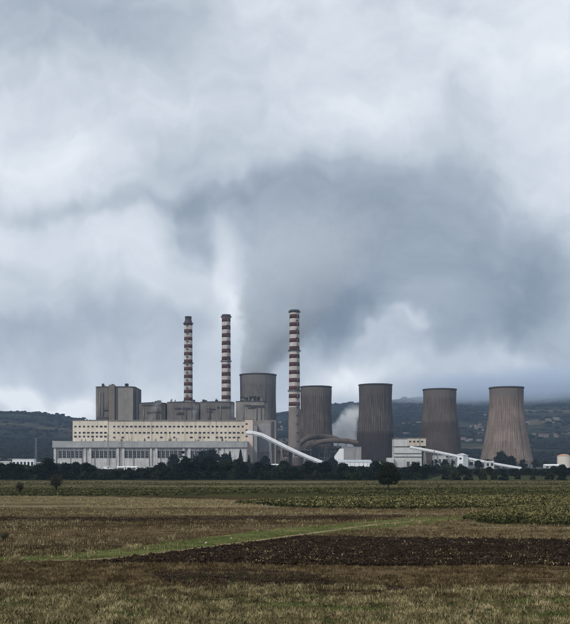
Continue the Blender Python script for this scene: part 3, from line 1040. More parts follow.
def boiler(x0, x1, ytop, label, mat, louvre=None, depth=32):
    o = thing('boiler_house', label, 'boiler house', (WX((x0 + x1) / 2, DB), DB, 0), 'grey boiler houses behind the cream block')
    c = 1.0  # faceted front: chamfered corners
    X0, X1 = WX(x0, DB) - o.location.x, WX(x1, DB) - o.location.x
    Zt = WZ(ytop, DB)
    ch = 5.0
    pl = [(X0, ch), (X0 + ch, 0), (X1 - ch, 0), (X1, ch), (X1, depth), (X0, depth)]
    vs = [(x, y, z) for z in (0, Zt) for x, y in pl]
    MB().add(vs, [(0, 1, 7, 6), (1, 2, 8, 7), (2, 3, 9, 8), (3, 4, 10, 9), (4, 5, 11, 10), (5, 0, 6, 11), (6, 7, 8, 9, 10, 11)]).build('wall', MATS[mat], o)
    # roof with a low rise, set above a dark eave
    pe = [(x * 1.012, y * 1.0 - 0.4 if y < depth else y) for x, y in pl]
    vs = [(x, y, z) for z in (Zt + 0.02, Zt + 1.1) for x, y in pe] + [(0, depth / 2, Zt + 3.0)]
    MB().add(vs, [(0, 1, 7, 6), (1, 2, 8, 7), (2, 3, 9, 8), (3, 4, 10, 9), (4, 5, 11, 10), (5, 0, 6, 11), (6, 7, 12), (7, 8, 12), (8, 9, 12), (9, 10, 12), (10, 11, 12), (11, 6, 12)]).build('roof', MATS['boiler_dark'], o)
    for i in range(1, 7):
        xx = X0 + ch + (X1 - X0 - 2 * ch) * i / 7
        MB().box(xx - 0.25, xx + 0.25, -0.3, 0.02, WZ(421, DB), Zt - 0.2).build('cladding_rib', MATS[mat], o)
    rb_ = random.Random(int(x0 * 7))
    zb_ = WZ(421, DB)
    for i in range(3):
        xx = rb_.uniform(X0 + ch + 1, X1 - ch - 1)
        MB().tube([(xx, -0.9, zb_), (xx, -0.9, Zt - rb_.uniform(2, 9))], rb_.uniform(0.3, 0.6), 8).build('pipe', MATS[rb_.choice(['boiler_dark', 'steel_grey', 'duct_brown'])], o)
    for i in range(2):
        zz = zb_ + (Zt - zb_) * rb_.uniform(0.25, 0.85)
        xa = rb_.uniform(X0 + ch, 0)
        xb = xa + rb_.uniform(6, 16)
        q = MB().box(xa, min(xb, X1 - ch), -2.0, -0.31, zz, zz + 0.35)
        for zq in (0.9, 1.5):
            q.box(xa, min(xb, X1 - ch), -2.0, -1.85, zz + zq, zz + zq + 0.18)
        q.build('platform', MATS['steel_dark'], o)
    for i in range(5):
        xx, hh = rb_.uniform(X0 + 4, X1 - 4), rb_.uniform(1.5, 4.5)
        ww = rb_.uniform(0.5, 2.4)
        MB().box(xx - ww, xx + ww, 3, 3 + ww * 2, Zt + 1.0, Zt + 1.0 + hh).build('roof_unit', MATS[rb_.choice(['boiler_dark', 'boiler_grey', 'steel_grey'])], o)
    if louvre:
        l0, l1, ly0, ly1 = louvre
        L = MB()
        lx0, lx1 = WX(l0, DB) - o.location.x, WX(l1, DB) - o.location.x
        lz1, lz0 = WZ(ly0, DB), WZ(ly1, DB)
        for i in range(5):
            z_ = lz0 + (lz1 - lz0) * i / 5
            L.box(lx0, lx1, -0.9, -0.32, z_, z_ + (lz1 - lz0) / 5 * 0.7)
        L.build('louvre', MATS['boiler_dark'], o)
    return o


big = boiler(95.2, 134.5, 387.2, 'tallest grey boiler house with a brown stair shaft, leftmost above the cream block', 'boiler_grey', depth=36)
pbox(big, 'stair_shaft', 109.2, 115.0, 384.9, None, DB, 6, 'boiler_brown', 2.5)
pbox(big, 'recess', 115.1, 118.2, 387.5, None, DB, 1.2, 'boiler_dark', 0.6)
pbox(big, 'upper_panel', 118.3, 133.2, 387.9, 420.6, DB, 1.5, 'boiler_light', 0.9)
pbox(big, 'side_wing', 134.6, 138.3, 388.3, None, DB + 4, 26, 'boiler_dark')
pbox(big, 'pipe_housing', 97, 108, 417, 420.9, DB, 3, 'boiler_dark', 1.5)
boiler(138.4, 165.0, 403.4, 'low grey boiler house with drifting smoke beside the tallest boiler house', 'boiler_grey', (142, 162, 404.6, 405.6))
boiler(166.6, 198.6, 402.6, 'grey boiler house standing in front of the leftmost striped chimney', 'boiler_grey', (175, 196, 407.5, 409.3))
boiler(200.0, 233.2, 402.4, 'grey boiler house standing in front of the middle striped chimney', 'boiler_grey', (217, 230, 406.4, 408.2))
b4 = boiler(235.6, 267.5, 401.8, 'pale grey boiler house in front of the tall grey cooling tower', 'boiler_light', (250.5, 265.5, 405.2, 407.4), depth=26)
pbox(b4, 'lower_hall', 257.2, 276.2, 420.2, None, DB - 14, 20, 'boiler_light')
pbox(b4, 'panel', 258.3, 270.6, 423.5, 452, DB - 14, 1.0, 'boiler_pale', 0.6)
pbox(b4, 'recess', 271.4, 274.2, 421.5, None, DB - 14, 1.0, 'boiler_dark', 0.4)
zr = WZ(401.8, DB)
for i, (xa, xb, hh) in enumerate(((240.5, 242, 6.6), (242.5, 243.3, 7.4), (244.4, 247.6, 6.2), (249.4, 252.4, 7.4), (253.4, 255.8, 8.0), (256.8, 260.0, 7.2))):
    X_0, X_1 = WX(xa, DB) - b4.location.x, WX(xb, DB) - b4.location.x
    q = MB().box(X_0, X_1, 4, 8, zr + 1.0, zr + hh - 0.8)
    q.box(X_0 - 0.4, X_1 + 0.4, 3.6, 8.4, zr + hh - 0.79, zr + hh)
    q.build('roof_cabinet', MATS['cabinet_black'], b4)

# --- low brown plant room and tanks at the foot of the tall chimney
pr_ = thing('plant_room', 'brown steel framed plant room at the foot of the tall chimney', 'building', (WX(288, 1160), 1160, 0))
pbox(pr_, 'wall', 277.5, 288.6, 446.5, None, 1160, 10, 'duct_brown')
pbox(pr_, 'roof', 277.0, 289.0, 445.9, 446.48, 1160, 10.6, 'boiler_dark', 0.3)
for i in range(5):
    pbox(pr_, 'column', 289.5 + i * 5.2, 290.2 + i * 5.2, 447, None, 1164, 0.9, 'steel_dark')
pbox(pr_, 'deck', 288.7, 312, 449.5, 450.6, 1163, 12, 'steel_dark')
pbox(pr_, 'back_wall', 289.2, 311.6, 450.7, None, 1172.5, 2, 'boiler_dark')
for i, x_ in enumerate((279.3, 283.0, 286.4)):
    link('window', wmesh, pr_, (WX(x_, 1160) - pr_.location.x, 0, WZ(451.5, 1160)))
for i, (x_, w_, yt, lb) in enumerate(((286.0, 6.4, 458.2, 'left of the two squat grey tanks under the white conveyor'), (296.6, 6.8, 457.6, 'right of the two squat grey tanks under the white conveyor'))):
    D_ = 1128
    tk = thing('storage_tank', lb, 'tank', (WX(x_, D_), D_, 0), 'squat tanks by the chimney foot')
    rr_ = w_ / 2 * D_ / F
    zt_ = WZ(yt, D_)
    MB().lathe([(rr_, 0), (rr_, zt_)], 40).build('wall', MATS['duct_brown'], tk)
    MB().lathe([(rr_ + 0.15, zt_ + 0.01), (rr_ + 0.15, zt_ + 0.3), (0.4, zt_ + 1.5)], 40).build('roof', MATS['boiler_brown'], tk)


# --- flue ducts
def duct(pts_px, D, rad_px, label):
    p0 = pts_px[0]
    o = thing('flue_duct', label, 'duct', (WX(p0[0], D), D, 0), 'curved brown flue ducts')
    P = [(WX(x, D) - o.location.x, 0, WZ(y, D)) for x, y in pts_px]
    # smooth the path
    t = np.arange(len(P))
    tt = np.linspace(0, len(P) - 1, 40)
    PP = np.array(P)
    Q = np.stack([np.interp(tt, t, PP[:, k]) for k in range(3)], 1)
    for _ in range(6):
        Q[1:-1] = (Q[:-2] + 2 * Q[1:-1] + Q[2:]) / 4
    r_ = rad_px * D / F
    MB().tube([tuple(q) for q in Q], r_, 20).build('pipe', MATS['duct_brown'], o)
    for i in range(3, 38, 4):
        d = Vector(Q[i + 1]) - Vector(Q[i])
        c = Vector(Q[i])
        MB().tube([c, c + d.normalized() * 0.7], r_ + 0.35, 20).build('flange', MATS['duct_brown'], o)
    for i in (10, 20, 30, 38):
        c = Q[i]
        g_ = MB()
        for s2 in (-1, 1):
            g_.beam((c[0] + s2 * 2.2, 0, 0), (c[0] + s2 * 0.8, 0, c[2] - r_ * 0.95), 0.6, 0.6)
        g_.beam((c[0] - 1.8, 0, c[2] * 0.4), (c[0] + 1.8, 0, c[2] * 0.4), 0.35, 0.35)
        g_.build('support', MATS['steel_dark'], o)
    return o


duct([(298, 447), (300, 443), (306, 438.6), (314, 436.8), (324, 436.4), (333, 437.6), (339, 440.5)], 1222, 2.5, 'upper curved brown flue duct leading from the tall chimney')
duct([(303, 457), (306, 450.5), (312, 445.4), (320, 441.8), (330, 440.4), (342, 440.6), (352, 441.6), (358, 443.5)], 1200, 2.5, 'lower curved brown flue duct over the small grey fan house')

fh = thing('fan_house', 'small pale grey fan house below the flue ducts', 'building', (WX(350, 1190), 1190, 0))
pbox(fh, 'wall', 343.8, 361.2, 447.3, None, 1190, 8, 'boiler_pale')
pbox(fh, 'roof', 343.4, 361.6, 446.8, 447.28, 1190, 8.6, 'steel_grey', 0.3)
X0, X1, X2 = WX(334.5, 1190) - fh.location.x, WX(343.7, 1190) - fh.location.x, WX(340, 1190) - fh.location.x
zt_ = WZ(448.6, 1190)
MB().add([(X0, 0.5, 0), (X1, 0.5, 0), (X1, 0.5, zt_), (X2, 0.5, zt_), (X0, 0.5, zt_ * 0.62), (X0, 7, 0), (X1, 7, 0), (X1, 7, zt_), (X2, 7, zt_), (X0, 7, zt_ * 0.62)],
         [(0, 1, 2, 3, 4), (9, 8, 7, 6, 5), (0, 4, 9, 5), (4, 3, 8, 9), (3, 2, 7, 8)]).build('ramp_wing', MATS['sheet_white'], fh)

df = thing('duct_frame', 'dark open steel frame under the curved flue ducts', 'steel frame', (WX(325, 1208), 1208, 0))
for i in range(7):
    pbox(df, 'column', 308 + i * 5.4, 308.8 + i * 5.4, 446.5, None, 1208, 1.0, 'steel_dark')
for y_ in (446, 451.5, 457.5):
    pbox(df, 'beam', 307.6, 341.4, y_, y_ + 0.7, 1208, 0.8, 'steel_dark', 0.9)
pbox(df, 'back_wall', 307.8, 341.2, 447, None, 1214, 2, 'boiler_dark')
ls = thing('long_shed', 'long low white shed at the foot of the darkest cooling tower', 'shed', (WX(362, 1120), 1120, 0))
pbox(ls, 'wall', 337.4, 372, 462.2, None, 1120, 14, 'sheet_white')
pbox(ls, 'annex', 372.1, 392, 461.6, None, 1121, 12, 'shed_white')
X0, X1 = WX(337, 1120) - ls.location.x, WX(372.05, 1120) - ls.location.x
zz_ = WZ(462.2, 1120)
MB().add([(X0, -0.6, zz_ + .02), (X1, -0.6, zz_ + .02), (X1, 14.6, zz_ + .02), (X0, 14.6, zz_ + .02), (X0 + 2, 7, zz_ + 3.0), (X1 - 1, 7, zz_ + 3.0)],
         [(0, 1, 5, 4), (1, 2, 5), (2, 3, 4, 5), (3, 0, 4), (0, 3, 2, 1)]).build('roof', MATS['roof_blue_grey'], ls)
for i in range(7):
    pbox(ls, 'bay_line', 341 + i * 4.4, 341.5 + i * 4.4, 462.6, None, 1120, 0.3, 'roof_blue_grey', 0.3)

# --- cream coal building at the head of the long conveyor
DK = 1160
ck = thing('coal_building', 'cream and white banded coal building left of the long sloping conveyor', 'building', (WX(410, DK), DK, 0))
pbox(ck, 'lower_wall', 394.2, 421.6, 446.8, None, DK, 24, 'shed_white')
pbox(ck, 'upper_wall_left', 394.0, 407.3, 439.2, 446.3, DK, 22, 'shed_white', 0.4)
pbox(ck, 'upper_wall', 407.4, 425.8, 438.6, 446.0, DK, 22, 'cream_wall', 0.6)
pbox(ck, 'roof', 393.6, 426.1, 438.0, 438.58, DK, 24, 'boiler_light', 1.0)
for y_ in (446.4, 453.2, 456.6):
    pbox(ck, 'band', 394.0, 421.8, y_, y_ + 0.75, DK, 0.6, 'boiler_dark', 0.45)
pbox(ck, 'annex', 387.6, 394.0, 457.8, None, DK - 8, 18, 'shed_white')
pbox(ck, 'panel', 394.4, 405, 459, None, DK, 1.0, 'white_concrete', 0.7)
for i in range(3):
    pbox(ck, 'opening', 406.6 + i * 5.0, 409.6 + i * 5.0, 461.6, 466.5, DK, 0.5, 'boiler_dark', 0.3)
pbox(ck, 'steel_tower', 421.8, 425.0, 446.2, None, DK + 4, 14, 'boiler_dark')
for i, x_ in enumerate((410, 414, 418, 422)):
    link('window', wmesh, ck, (WX(x_, DK) - ck.location.x, -0.6, WZ(441.6, DK)))


# --- conveyors
def gallery(name, label, pts_px, D, hgt, root_px, legs, width=5.0):
    o = thing(name, label, 'conveyor', (WX(root_px, D), D, 0))
    P = [(WX(x, D) - o.location.x, 0.0, WZ(y, D)) for x, y in pts_px]
    for a, b2 in zip(P[:-1], P[1:]):
        a, b2 = Vector(a), Vector(b2)
        d = (b2 - a).normalized()
        nrm = Vector((-d.z, 0, d.x))
        if nrm.z < 0:
            nrm = -nrm
        e = d * 0.05
        MB().beam(a + e, b2 - e, width, hgt * 0.52).build('wall_panel', MATS['sheet_white'], o)
        # pitched roof
        o1, o2 = nrm * hgt * 0.265, nrm * hgt * 0.46
        sd_ = Vector((0, width / 2 + 0.25, 0))
        vs = [a + o1 - sd_, a + o1 + sd_, a + o2, b2 + o1 - sd_, b2 + o1 + sd_, b2 + o2]
        MB().add(vs, [(0, 3, 5, 2), (1, 2, 5, 4), (0, 2, 1), (3, 4, 5), (0, 1, 4, 3)]).build('roof', MATS['sheet_white'], o)
        MB().beam(a - nrm * hgt * 0.325 + e, b2 - nrm * hgt * 0.325 - e, width - 0.5, hgt * 0.125).build('window_strip', MATS['boiler_dark'], o)
        MB().beam(a - nrm * hgt * 0.475 + e, b2 - nrm * hgt * 0.475 - e, width, hgt * 0.16).build('floor_deck', MATS['roof_blue_grey'], o)
        L = (b2 - a).length
        k_ = int(L / 6)
        for i in range(1, k_):
            c = a + d * (L * i / k_)
            MB().beam(c - nrm * hgt * 0.27, c + nrm * hgt * 0.24, width + 0.24, 0.28, up=tuple(d)).build('rib', MATS['shed_white'], o)
    for (lx, ly) in legs:
        X_, z_ = WX(lx, D) - o.location.x, WZ(ly, D) - hgt * 0.56
        q = MB()
        for s2 in (-1, 1):
            q.beam((X_ - 0.2, s2 * 2.6, 0), (X_, s2 * 1.9, z_), 0.55, 0.55)
            q.beam((X_ + 3.0, s2 * 2.6, 0), (X_ + 0.8, s2 * 1.9, z_), 0.55, 0.55)
        m_ = max(1, int(z_ / 7))
        for i in range(m_):
            za, zb = z_ * i / m_, z_ * (i + 1) / m_
            q.beam((X_ + 2.9 * (1 - i / m_), -2.5, za + 0.3), (X_, -2.1, zb), 0.3, 0.3)
            q.beam((X_, -2.3, zb - 0.3), (X_, 2.3, zb - 0.3), 0.3, 0.3)
        q.build('trestle', MATS['steel_grey'], o)
    return o


gallery('conveyor_gallery', 'bright white covered conveyor sloping down from the cream block',
        [(246.2, 432.6), (253, 432.8), (262, 435.0), (276, 442.0), (292, 450.0), (308, 457.2), (323, 463.0)], 1140, 5.2, 284,
        [(270, 439), (281, 444.5), (293, 450.6), (304, 455.6), (314, 459.8)])
gallery('conveyor_gallery', 'long thin white conveyor running down right past the umber cooling tower',
        [(410, 447.2), (433, 451.2), (458, 456.4)], 1130, 3.6, 434, [(424, 449.6), (437, 452), (448, 454.3)], 4.0)
gallery('conveyor_gallery', 'lower end of the thin white conveyor right of the white transfer tower',
        [(467.5, 458.4), (492, 463.3), (521, 468.4)], 1130, 3.4, 494, [(478, 460.4), (489, 462.6), (500, 464.8)], 4.0)

tt_ = thing('transfer_tower', 'small white transfer tower between the two conveyor runs', 'building', (WX(463, 1130), 1130, 0))
pbox(tt_, 'wall', 457.6, 463.4, 454.6, None, 1126, 8, 'sheet_white')
pbox(tt_, 'side_wall', 463.5, 468.0, 455.6, None, 1126.5, 7, 'roof_blue_grey')
X0, X1 = WX(457.2, 1126) - tt_.location.x, WX(468.4, 1126) - tt_.location.x
zz_ = WZ(454.6, 1126)
MB().add([(X0, -4.6, zz_ + .02), (X1, -4.6, zz_ - 1.2), (X1, 4.6, zz_ - 1.2), (X0, 4.6, zz_ + .02), ((X0 + X1) * .5, -4.6, zz_ + 1.6), ((X0 + X1) * .5, 4.6, zz_ + 1.6)],
         [(0, 1, 4), (2, 3, 5), (0, 4, 5, 3), (4, 1, 2, 5)]).build('roof', MATS['sheet_white'], tt_)
link('window', wmesh, tt_, (WX(460.4, 1126) - tt_.location.x, -4, WZ(458.6, 1126)))
pbox(tt_, 'leg_bay', 459.0, 462.4, 463.6, None, 1126, 0.4, 'boiler_dark', 0.3)


def shed(x0, x1, ytop, D, label, wall='shed_white', roof='roof_blue_grey', depth=9, openings=0, rise=1.2, name='shed', group=None):
    o = thing(name, label, 'shed', (WX((x0 + x1) / 2, D), D, 0), group)
    X0, X1 = WX(x0, D) - o.location.x, WX(x1, D) - o.location.x
    z = WZ(ytop, D) - rise
    MB().box(X0, X1, 0, depth, 0, z).build('wall', MATS[wall], o)
    MB().add([(X0 - .4, -.5, z + .02), (X1 + .4, -.5, z + .02), (X1 + .4, depth + .5, z + .02), (X0 - .4, depth + .5, z + .02), (X0 - .4, depth / 2, z + rise), (X1 + .4, depth / 2, z + rise)],
             [(0, 1, 5, 4), (2, 3, 4, 5), (0, 4, 3), (1, 2, 5), (0, 3, 2, 1)]).build('roof', MATS[roof], o)
    for i in range(openings):
        w = (X1 - X0) / openings
        MB().box(X0 + w * (i + 0.22), X0 + w * (i + 0.78), -0.12, -0.01, z * 0.45, z * 0.8).build('window', MATS['glass_dark'], o)
    return o


shed(433.5, 445.8, 455.6, 1150, 'small white shed between the coal building and the transfer tower', openings=3)
shed(446.4, 456.0, 457.6, 1160, 'small grey shed left of the white transfer tower', wall='boiler_pale', openings=2)
shed(12.4, 34.0, 458.9, 1000, 'long white shed with dark doors at far left before the hill', wall='sheet_white', roof='shed_white', openings=6, rise=0.8)
shed(-8, 9.8, 461.2, 1010, 'low white shed cut by the left edge of the picture', roof='shed_white', openings=4, rise=0.8)
shed(35.5, 44, 462.3, 1010, 'low grey shed right of the long white shed at far left', wall='boiler_pale', openings=3, rise=0.8)
shed(485.6, 494.0, 461.0, 1118, 'small white hut above the lower end of the thin conveyor', roof='sheet_white', openings=2, rise=0.8)
shed(545.0, 563.0, 464.2, 1080, 'low white roofed shed near the tank at right edge', roof='sheet_white', openings=4, rise=1.6)
shed(467.6, 474.4, 459.8, 1140, 'tiny white lean-to shed right of the transfer tower', roof='sheet_white', openings=1, rise=0.6)
for i, (a_, b_, y_, lb) in enumerate(((116.8, 124.8, 466.4, 'low white shed left of the longer white shed below the turbine hall'),
                                      (126.0, 136.8, 466.2, 'longest low white shed in the trees below the turbine hall'),
                                      (149, 156, 466.6, 'tiny white shed in the trees below the fourth window bay'),
                                      (189.5, 200, 465.0, 'low pale shed among dark conifers below the turbine hall'),
                                      (231.4, 240.6, 464.6, 'low cream shed below the blank end of the turbine hall'),
                                      (251.5, 261.5, 464.6, 'pale shed under the start of the bright conveyor'),
                                      (271.5, 280.0, 464.0, 'pale shed under the middle of the bright conveyor'),
                                      (313, 323.0, 463.4, 'small pale shed at the foot of the bright conveyor'))):
    shed(a_, b_, y_, 880 if i < 3 else 1010, lb, wall='sheet_white' if i < 3 else 'shed_white', roof='sheet_white', openings=2, rise=0.9, depth=7)


# white van on the works road
def van(px, D, label):
    o = thing('parked_van', label, 'van', (WX(px, D), D, 0))
    prof = [(-3.2, 0.5), (-3.2, 2.9), (-2.9, 3.3), (1.3, 3.3), (2.4, 2.0), (3.5, 1.7), (3.6, 0.5)]
    n = len(prof)
    vs = [(x, y, z) for y in (-1.1, 1.1) for x, z in prof]
    MB().add(vs, [tuple(range(n)), tuple(range(2 * n - 1, n - 1, -1))] + [(i, i + n, (i + 1) % n + n, (i + 1) % n) for i in range(n)]).build('body', MATS['sheet_white'], o)
    MB().add([(0.4, -1.12, 2.0), (2.2, -1.12, 2.0), (1.35, -1.12, 3.0), (0.4, -1.12, 3.0)], [(0, 1, 2, 3)]).build('window', MATS['glass_dark'], o)
    for x in (-2.0, 2.3):
        for y in (-1.15, 0.85):
            MB().tube([(x, y, 0.5), (x, y + 0.3, 0.5)], 0.5, 16).build('wheel', MATS['rubber'], o)
    return o


vn = van(107.3, 1000, 'tall white van beyond the bushes below the second window bay')
vn.scale = (1.27, 1.27, 1.27)

# tank at the right edge
D_ = 1100
tk = thing('storage_tank', 'cream storage tank with rusty roof at the right edge', 'tank', (WX(566, D_), D_ + 9, 0))
rr_ = 6.6 * D_ / F
MB().lathe([(rr_, 0), (rr_, WZ(456.2, D_))], 48).build('wall', MATS['tank_cream'], tk)
MB().lathe([(rr_ + 0.2, WZ(456.2, D_) + .01), (rr_ + 0.2, WZ(456.0, D_) + .2), (rr_ * 0.5, WZ(454.3, D_)), (0.3, WZ(453.9, D_))], 48).build('roof', MATS['tank_rust'], tk)


# lattice masts
def mast(px, D, ytop, label, w=3.2, arms=True):
    o = thing('lattice_mast', label, 'mast', (WX(px, D), D, 0), 'slim lattice masts')
    h = WZ(ytop, D)
    q = MB()
    for sx in (-1, 1):
        for sy in (-1, 1):
            q.beam((sx * w / 2, sy * w / 2, 0), (sx * w * 0.12, sy * w * 0.12, h), 0.2, 0.2)
    k_ = int(h / 4)
    for i in range(k_):
        t0, t1 = i / k_, (i + 1) / k_
        w0, w1 = w / 2 * (1 - t0 * 0.76), w / 2 * (1 - t1 * 0.76)
        for sy in (-1, 1):
            q.beam((-w0, sy * w0, h * t0), (w1, sy * w1, h * t1), 0.1, 0.1)
            q.beam((w0, sy * w0, h * t0), (-w1, sy * w1, h * t1), 0.1, 0.1)
    q.build('lattice', MATS['steel_grey'], o)
    if arms:
        for t in (0.78, 0.92):
            MB().beam((-w * 1.1, 0, h * t), (w * 1.1, 0, h * t), 0.22, 0.22).build('crossarm', MATS['steel_dark'], o)
    return o


mast(108.2, 1095, 433.0, 'taller lattice mast in front of the second window bay')
mast(121.2, 1100, 441.0, 'shorter lattice mast in front of the third window bay', 2.6)
mast(36, 1500, 438, 'faint lattice mast on the dark slope at far left', 4.0)
mast(434.2, 900, 449.5, 'slim lattice mast in the trees below the thin conveyor', 1.6, False)

# ================================================================== VILLAGE HOUSES
HV = {}


def house_mesh(w, d, h, rise, rm):
    wl = MB().box(-w / 2, w / 2, -d / 2, d / 2, -4, h).mesh('wall', MATS['house_white'])
    rf = MB().add([(-w / 2 - .5, -d / 2 - .5, h + .02), (w / 2 + .5, -d / 2 - .5, h + .02), (w / 2 + .5, d / 2 + .5, h + .02), (-w / 2 - .5, d / 2 + .5, h + .02), (-w / 2 - .5, 0, h + rise), (w / 2 + .5, 0, h + rise)],
                  [(0, 1, 5, 4), (2, 3, 4, 5), (0, 4, 3), (1, 2, 5), (0, 3, 2, 1)]).mesh('roof', MATS[rm])
    wn_ = MB().box(-.9, .9, -0.1, 0, -.9, .9).mesh('window', MATS['glass_dark'])
    return wl, rf, wn_, w, d, h


HV = [house_mesh(13, 9, 6.5, 3.2, 'roof_tile'), house_mesh(17, 10, 6.0, 3.4, 'roof_tile'), house_mesh(11, 9, 7.0, 2.6, 'roof_slate'), house_mesh(24, 12, 6.0, 2.4, 'roof_slate')]
CL = [
    (549, 6, 436.5, 1.0, 9, (0, 1), 'red roofed house in the hillside cluster right of the rightmost tower', 'red roofed houses at right'),
    (479, 6, 427.5, 2.2, 12, (0, 1, 2), 'small house in the pale village left of the rightmost tower', 'village left of the rightmost tower'),
    (552, 10, 422.0, 1.6, 7, (0, 2, 3), 'tiny pale house in the far upper village at right', 'far upper village at right'),
    (408, 8, 428, 4.0, 6, (0, 2, 3), 'tiny pale house on the slope between the dark towers', 'houses between the dark towers'),
    (472, 8, 440, 1.2, 4, (1, 3), 'pale roofed house on the low slope behind the thin conveyor', 'houses behind the thin conveyor'),
    (283, 2, 428, 4, 4, (0, 2), 'tiny house on the slope left of the tall chimney', 'houses left of the tall chimney'),
    (462, 14, 415, 2.5, 8, (0, 2, 3), 'speck of a pale house high on the hazy slope', 'farthest houses on the hazy slope'),
]
rh = random.Random(12)
DS = np.linspace(1500, 4700, 400)
for (cx, sx, cy, sy, cnt, kinds, lb, grp) in CL:
    for i in range(cnt):
        px = min(rh.gauss(cx, sx), 568)
        py = rh.gauss(cy, sy)
        yy = HY - (hill_z(np.full(400, px), DS) - H) / DS * F
        hit = np.nonzero(yy <= py)[0]
        if not len(hit):
            continue
        D = float(DS[hit[0]])
        z = float(hill_z(np.array([px]), np.array([D]))[0])
        wl, rf, wn_, w, d, h = HV[rh.choice(kinds)]
        o = thing('house', lb, 'house', (WX(px, D), D, z), grp, rh.uniform(-0.5, 0.5))
        q_ = rh.uniform(0.5, 0.9)
        o.scale = (q_, q_, q_)
        link('wall', wl, o)
        link('roof', rf, o)
        for k_ in (-0.28, 0.28):
            link('window', wn_, o, (w * k_, -d / 2, h * 0.6))


# ================================================================== TREES
def leaf_cards(P, size, rs, flat=0.0):
    n = len(P)
    a = rs.normal(size=(n, 3))
    a /= np.linalg.norm(a, axis=1, keepdims=True)
    b2 = rs.normal(size=(n, 3))
    b2 -= a * np.sum(a * b2, 1, keepdims=True)
    b2 /= np.linalg.norm(b2, axis=1, keepdims=True)
    s = size * rs.uniform(0.6, 1.35, (n, 1))
    V = np.stack([P - a * s, P - b2 * s * 0.6, P + a * s, P + b2 * s * 0.6], 1)
    return V.reshape(-1, 3), np.arange(4 * n).reshape(n, 4)


def crown_points(rs, h, w, n, kind):
    """points through the crown volume, gathered in clumps"""
    if kind == 'conifer':
        t = rs.random(n) ** 1.4
        z = h * (0.06 + 0.94 * t)
        tier = 0.72 + 0.28 * np.abs(np.sin(t * 26))
        rad = w / 2 * (1 - t) ** 0.8 * tier * np.sqrt(rs.uniform(0.25, 1, n))
        a = rs.uniform(0, 2 * math.pi, n)
        return np.stack([rad * np.cos(a), rad * np.sin(a), z - rad * 0.25], 1)
    z0 = {'round': 0.22, 'bush': 0.02, 'tall': 0.15, 'wide': 0.25, 'lone': 0.36}[kind]
    K = 26
    t = rs.uniform(0, 1, K)
    prof = np.sin(np.clip(t * 0.88 + 0.1, 0, 1) * math.pi) ** 0.7
    if kind == 'bush':
        t = t ** 1.3
        prof = np.sqrt(1 - (t * 0.9) ** 2)
    a = rs.uniform(0, 2 * math.pi, K)
    rad = w / 2 * prof * np.sqrt(rs.uniform(0.15, 1, K)) * 0.85
    C = np.stack([rad * np.cos(a), rad * np.sin(a), h * (z0 + (0.93 - z0) * t)], 1)
    cr = rs.uniform(0.14, 0.26, K) * min(w, h)
    k = rs.integers(0, K, n)
    d = rs.normal(size=(n, 3))
    d /= np.linalg.norm(d, axis=1, keepdims=True)
    P = C[k] + d * (cr[k] * rs.uniform(0.55, 1.05, n))[:, None] * np.array([1, 1, 0.8])
    P[:, 2] = np.maximum(P[:, 2], 0.1)
    return P


def tree_proto(name, seed, h, w, kind, mat, n, leaf, label, cat='tree'):
    rs = np.random.default_rng(seed)
    o = thing(name, label, cat, (0, 0, 0))
    tr = MB()
    th_ = h * (0.5 if kind != 'conifer' else 0.95)
    r0 = 0.022 * h + 0.05
    tr.tube([(0, 0, -0.2), (0.05 * h * 0.2, 0, th_ * 0.4), (0, 0.02 * h, th_)], [r0 * 1.3, r0, r0 * 0.4], 8)
    if kind != 'conifer':
        for i in range(6):
            a = i * 2.4 + seed
            z_ = th_ * (0.35 + 0.1 * i)
            tr.tube([(0, 0, z_), (math.cos(a) * w * 0.17, math.sin(a) * w * 0.17, z_ + h * 0.12), (math.cos(a) * w * 0.33, math.sin(a) * w * 0.33, z_ + h * 0.22)], [r0 * 0.5, r0 * 0.35, r0 * 0.12], 5)
    tr.build('trunk', MATS['bark'], o)
    P = crown_points(rs, h, w, n, kind)
    V, Fi = leaf_cards(P, leaf, rs)
    link('crown', np_mesh('crown', V, Fi, MATS[mat], 4), o)
    return o


protos = {}


def place(key, px, D, sc, label, group=None, cat=None, sz=1.0):
    base, used = protos[key]
    if not used[0]:
        o = base
        used[0] = True
    else:
        o = clone(base)
    o.location = (WX(px, D), D, 0)
    o.rotation_euler = (0, 0, random.uniform(0, 6.28))
    o.scale = (sc, sc, sc * sz)
    o['label'] = label
    if group:
        o['group'] = group
    elif 'group' in o:
        del o['group']
    return o


for i, (nm, h, w, kind, mat, n, leaf, cat) in enumerate((
        ('broadleaf_tree', 9, 8.5, 'round', 'leaf_dark', 2600, 0.42, 'tree'),
        ('broadleaf_tree', 10, 7.5, 'tall', 'leaf_dark', 2600, 0.42, 'tree'),
        ('broadleaf_tree', 8, 10, 'wide', 'leaf_mid', 2600, 0.42, 'tree'),
        ('bush', 4, 5.5, 'bush', 'leaf_dark', 1600, 0.30, 'bush'),
        ('bush', 4.5, 5, 'bush', 'leaf_mid', 1600, 0.30, 'bush'),
        ('conifer_tree', 18, 7.0, 'conifer', 'leaf_conifer', 3000, 0.6, 'tree'),
        ('poplar_tree', 16, 5.0, 'tall', 'leaf_conifer', 2600, 0.5, 'tree'),
        ('broadleaf_tree', 9, 8.0, 'round', 'leaf_yellow', 2600, 0.42, 'tree'))):
    protos[i] = (tree_proto(nm, 100 + i, h, w, kind, mat, n, leaf, '', cat), [False])

SECT = [(-45, 53, 'before the left hillside'), (53, 120, 'below the left window bays'), (120, 190, 'below the middle window bays'),
        (190, 250, 'below the blank end of the turbine hall'), (250, 325, 'below the bright white conveyor'),
        (325, 395, 'below the long white shed'), (395, 470, 'below the coal building'), (470, 620, 'before the rightmost tower')]
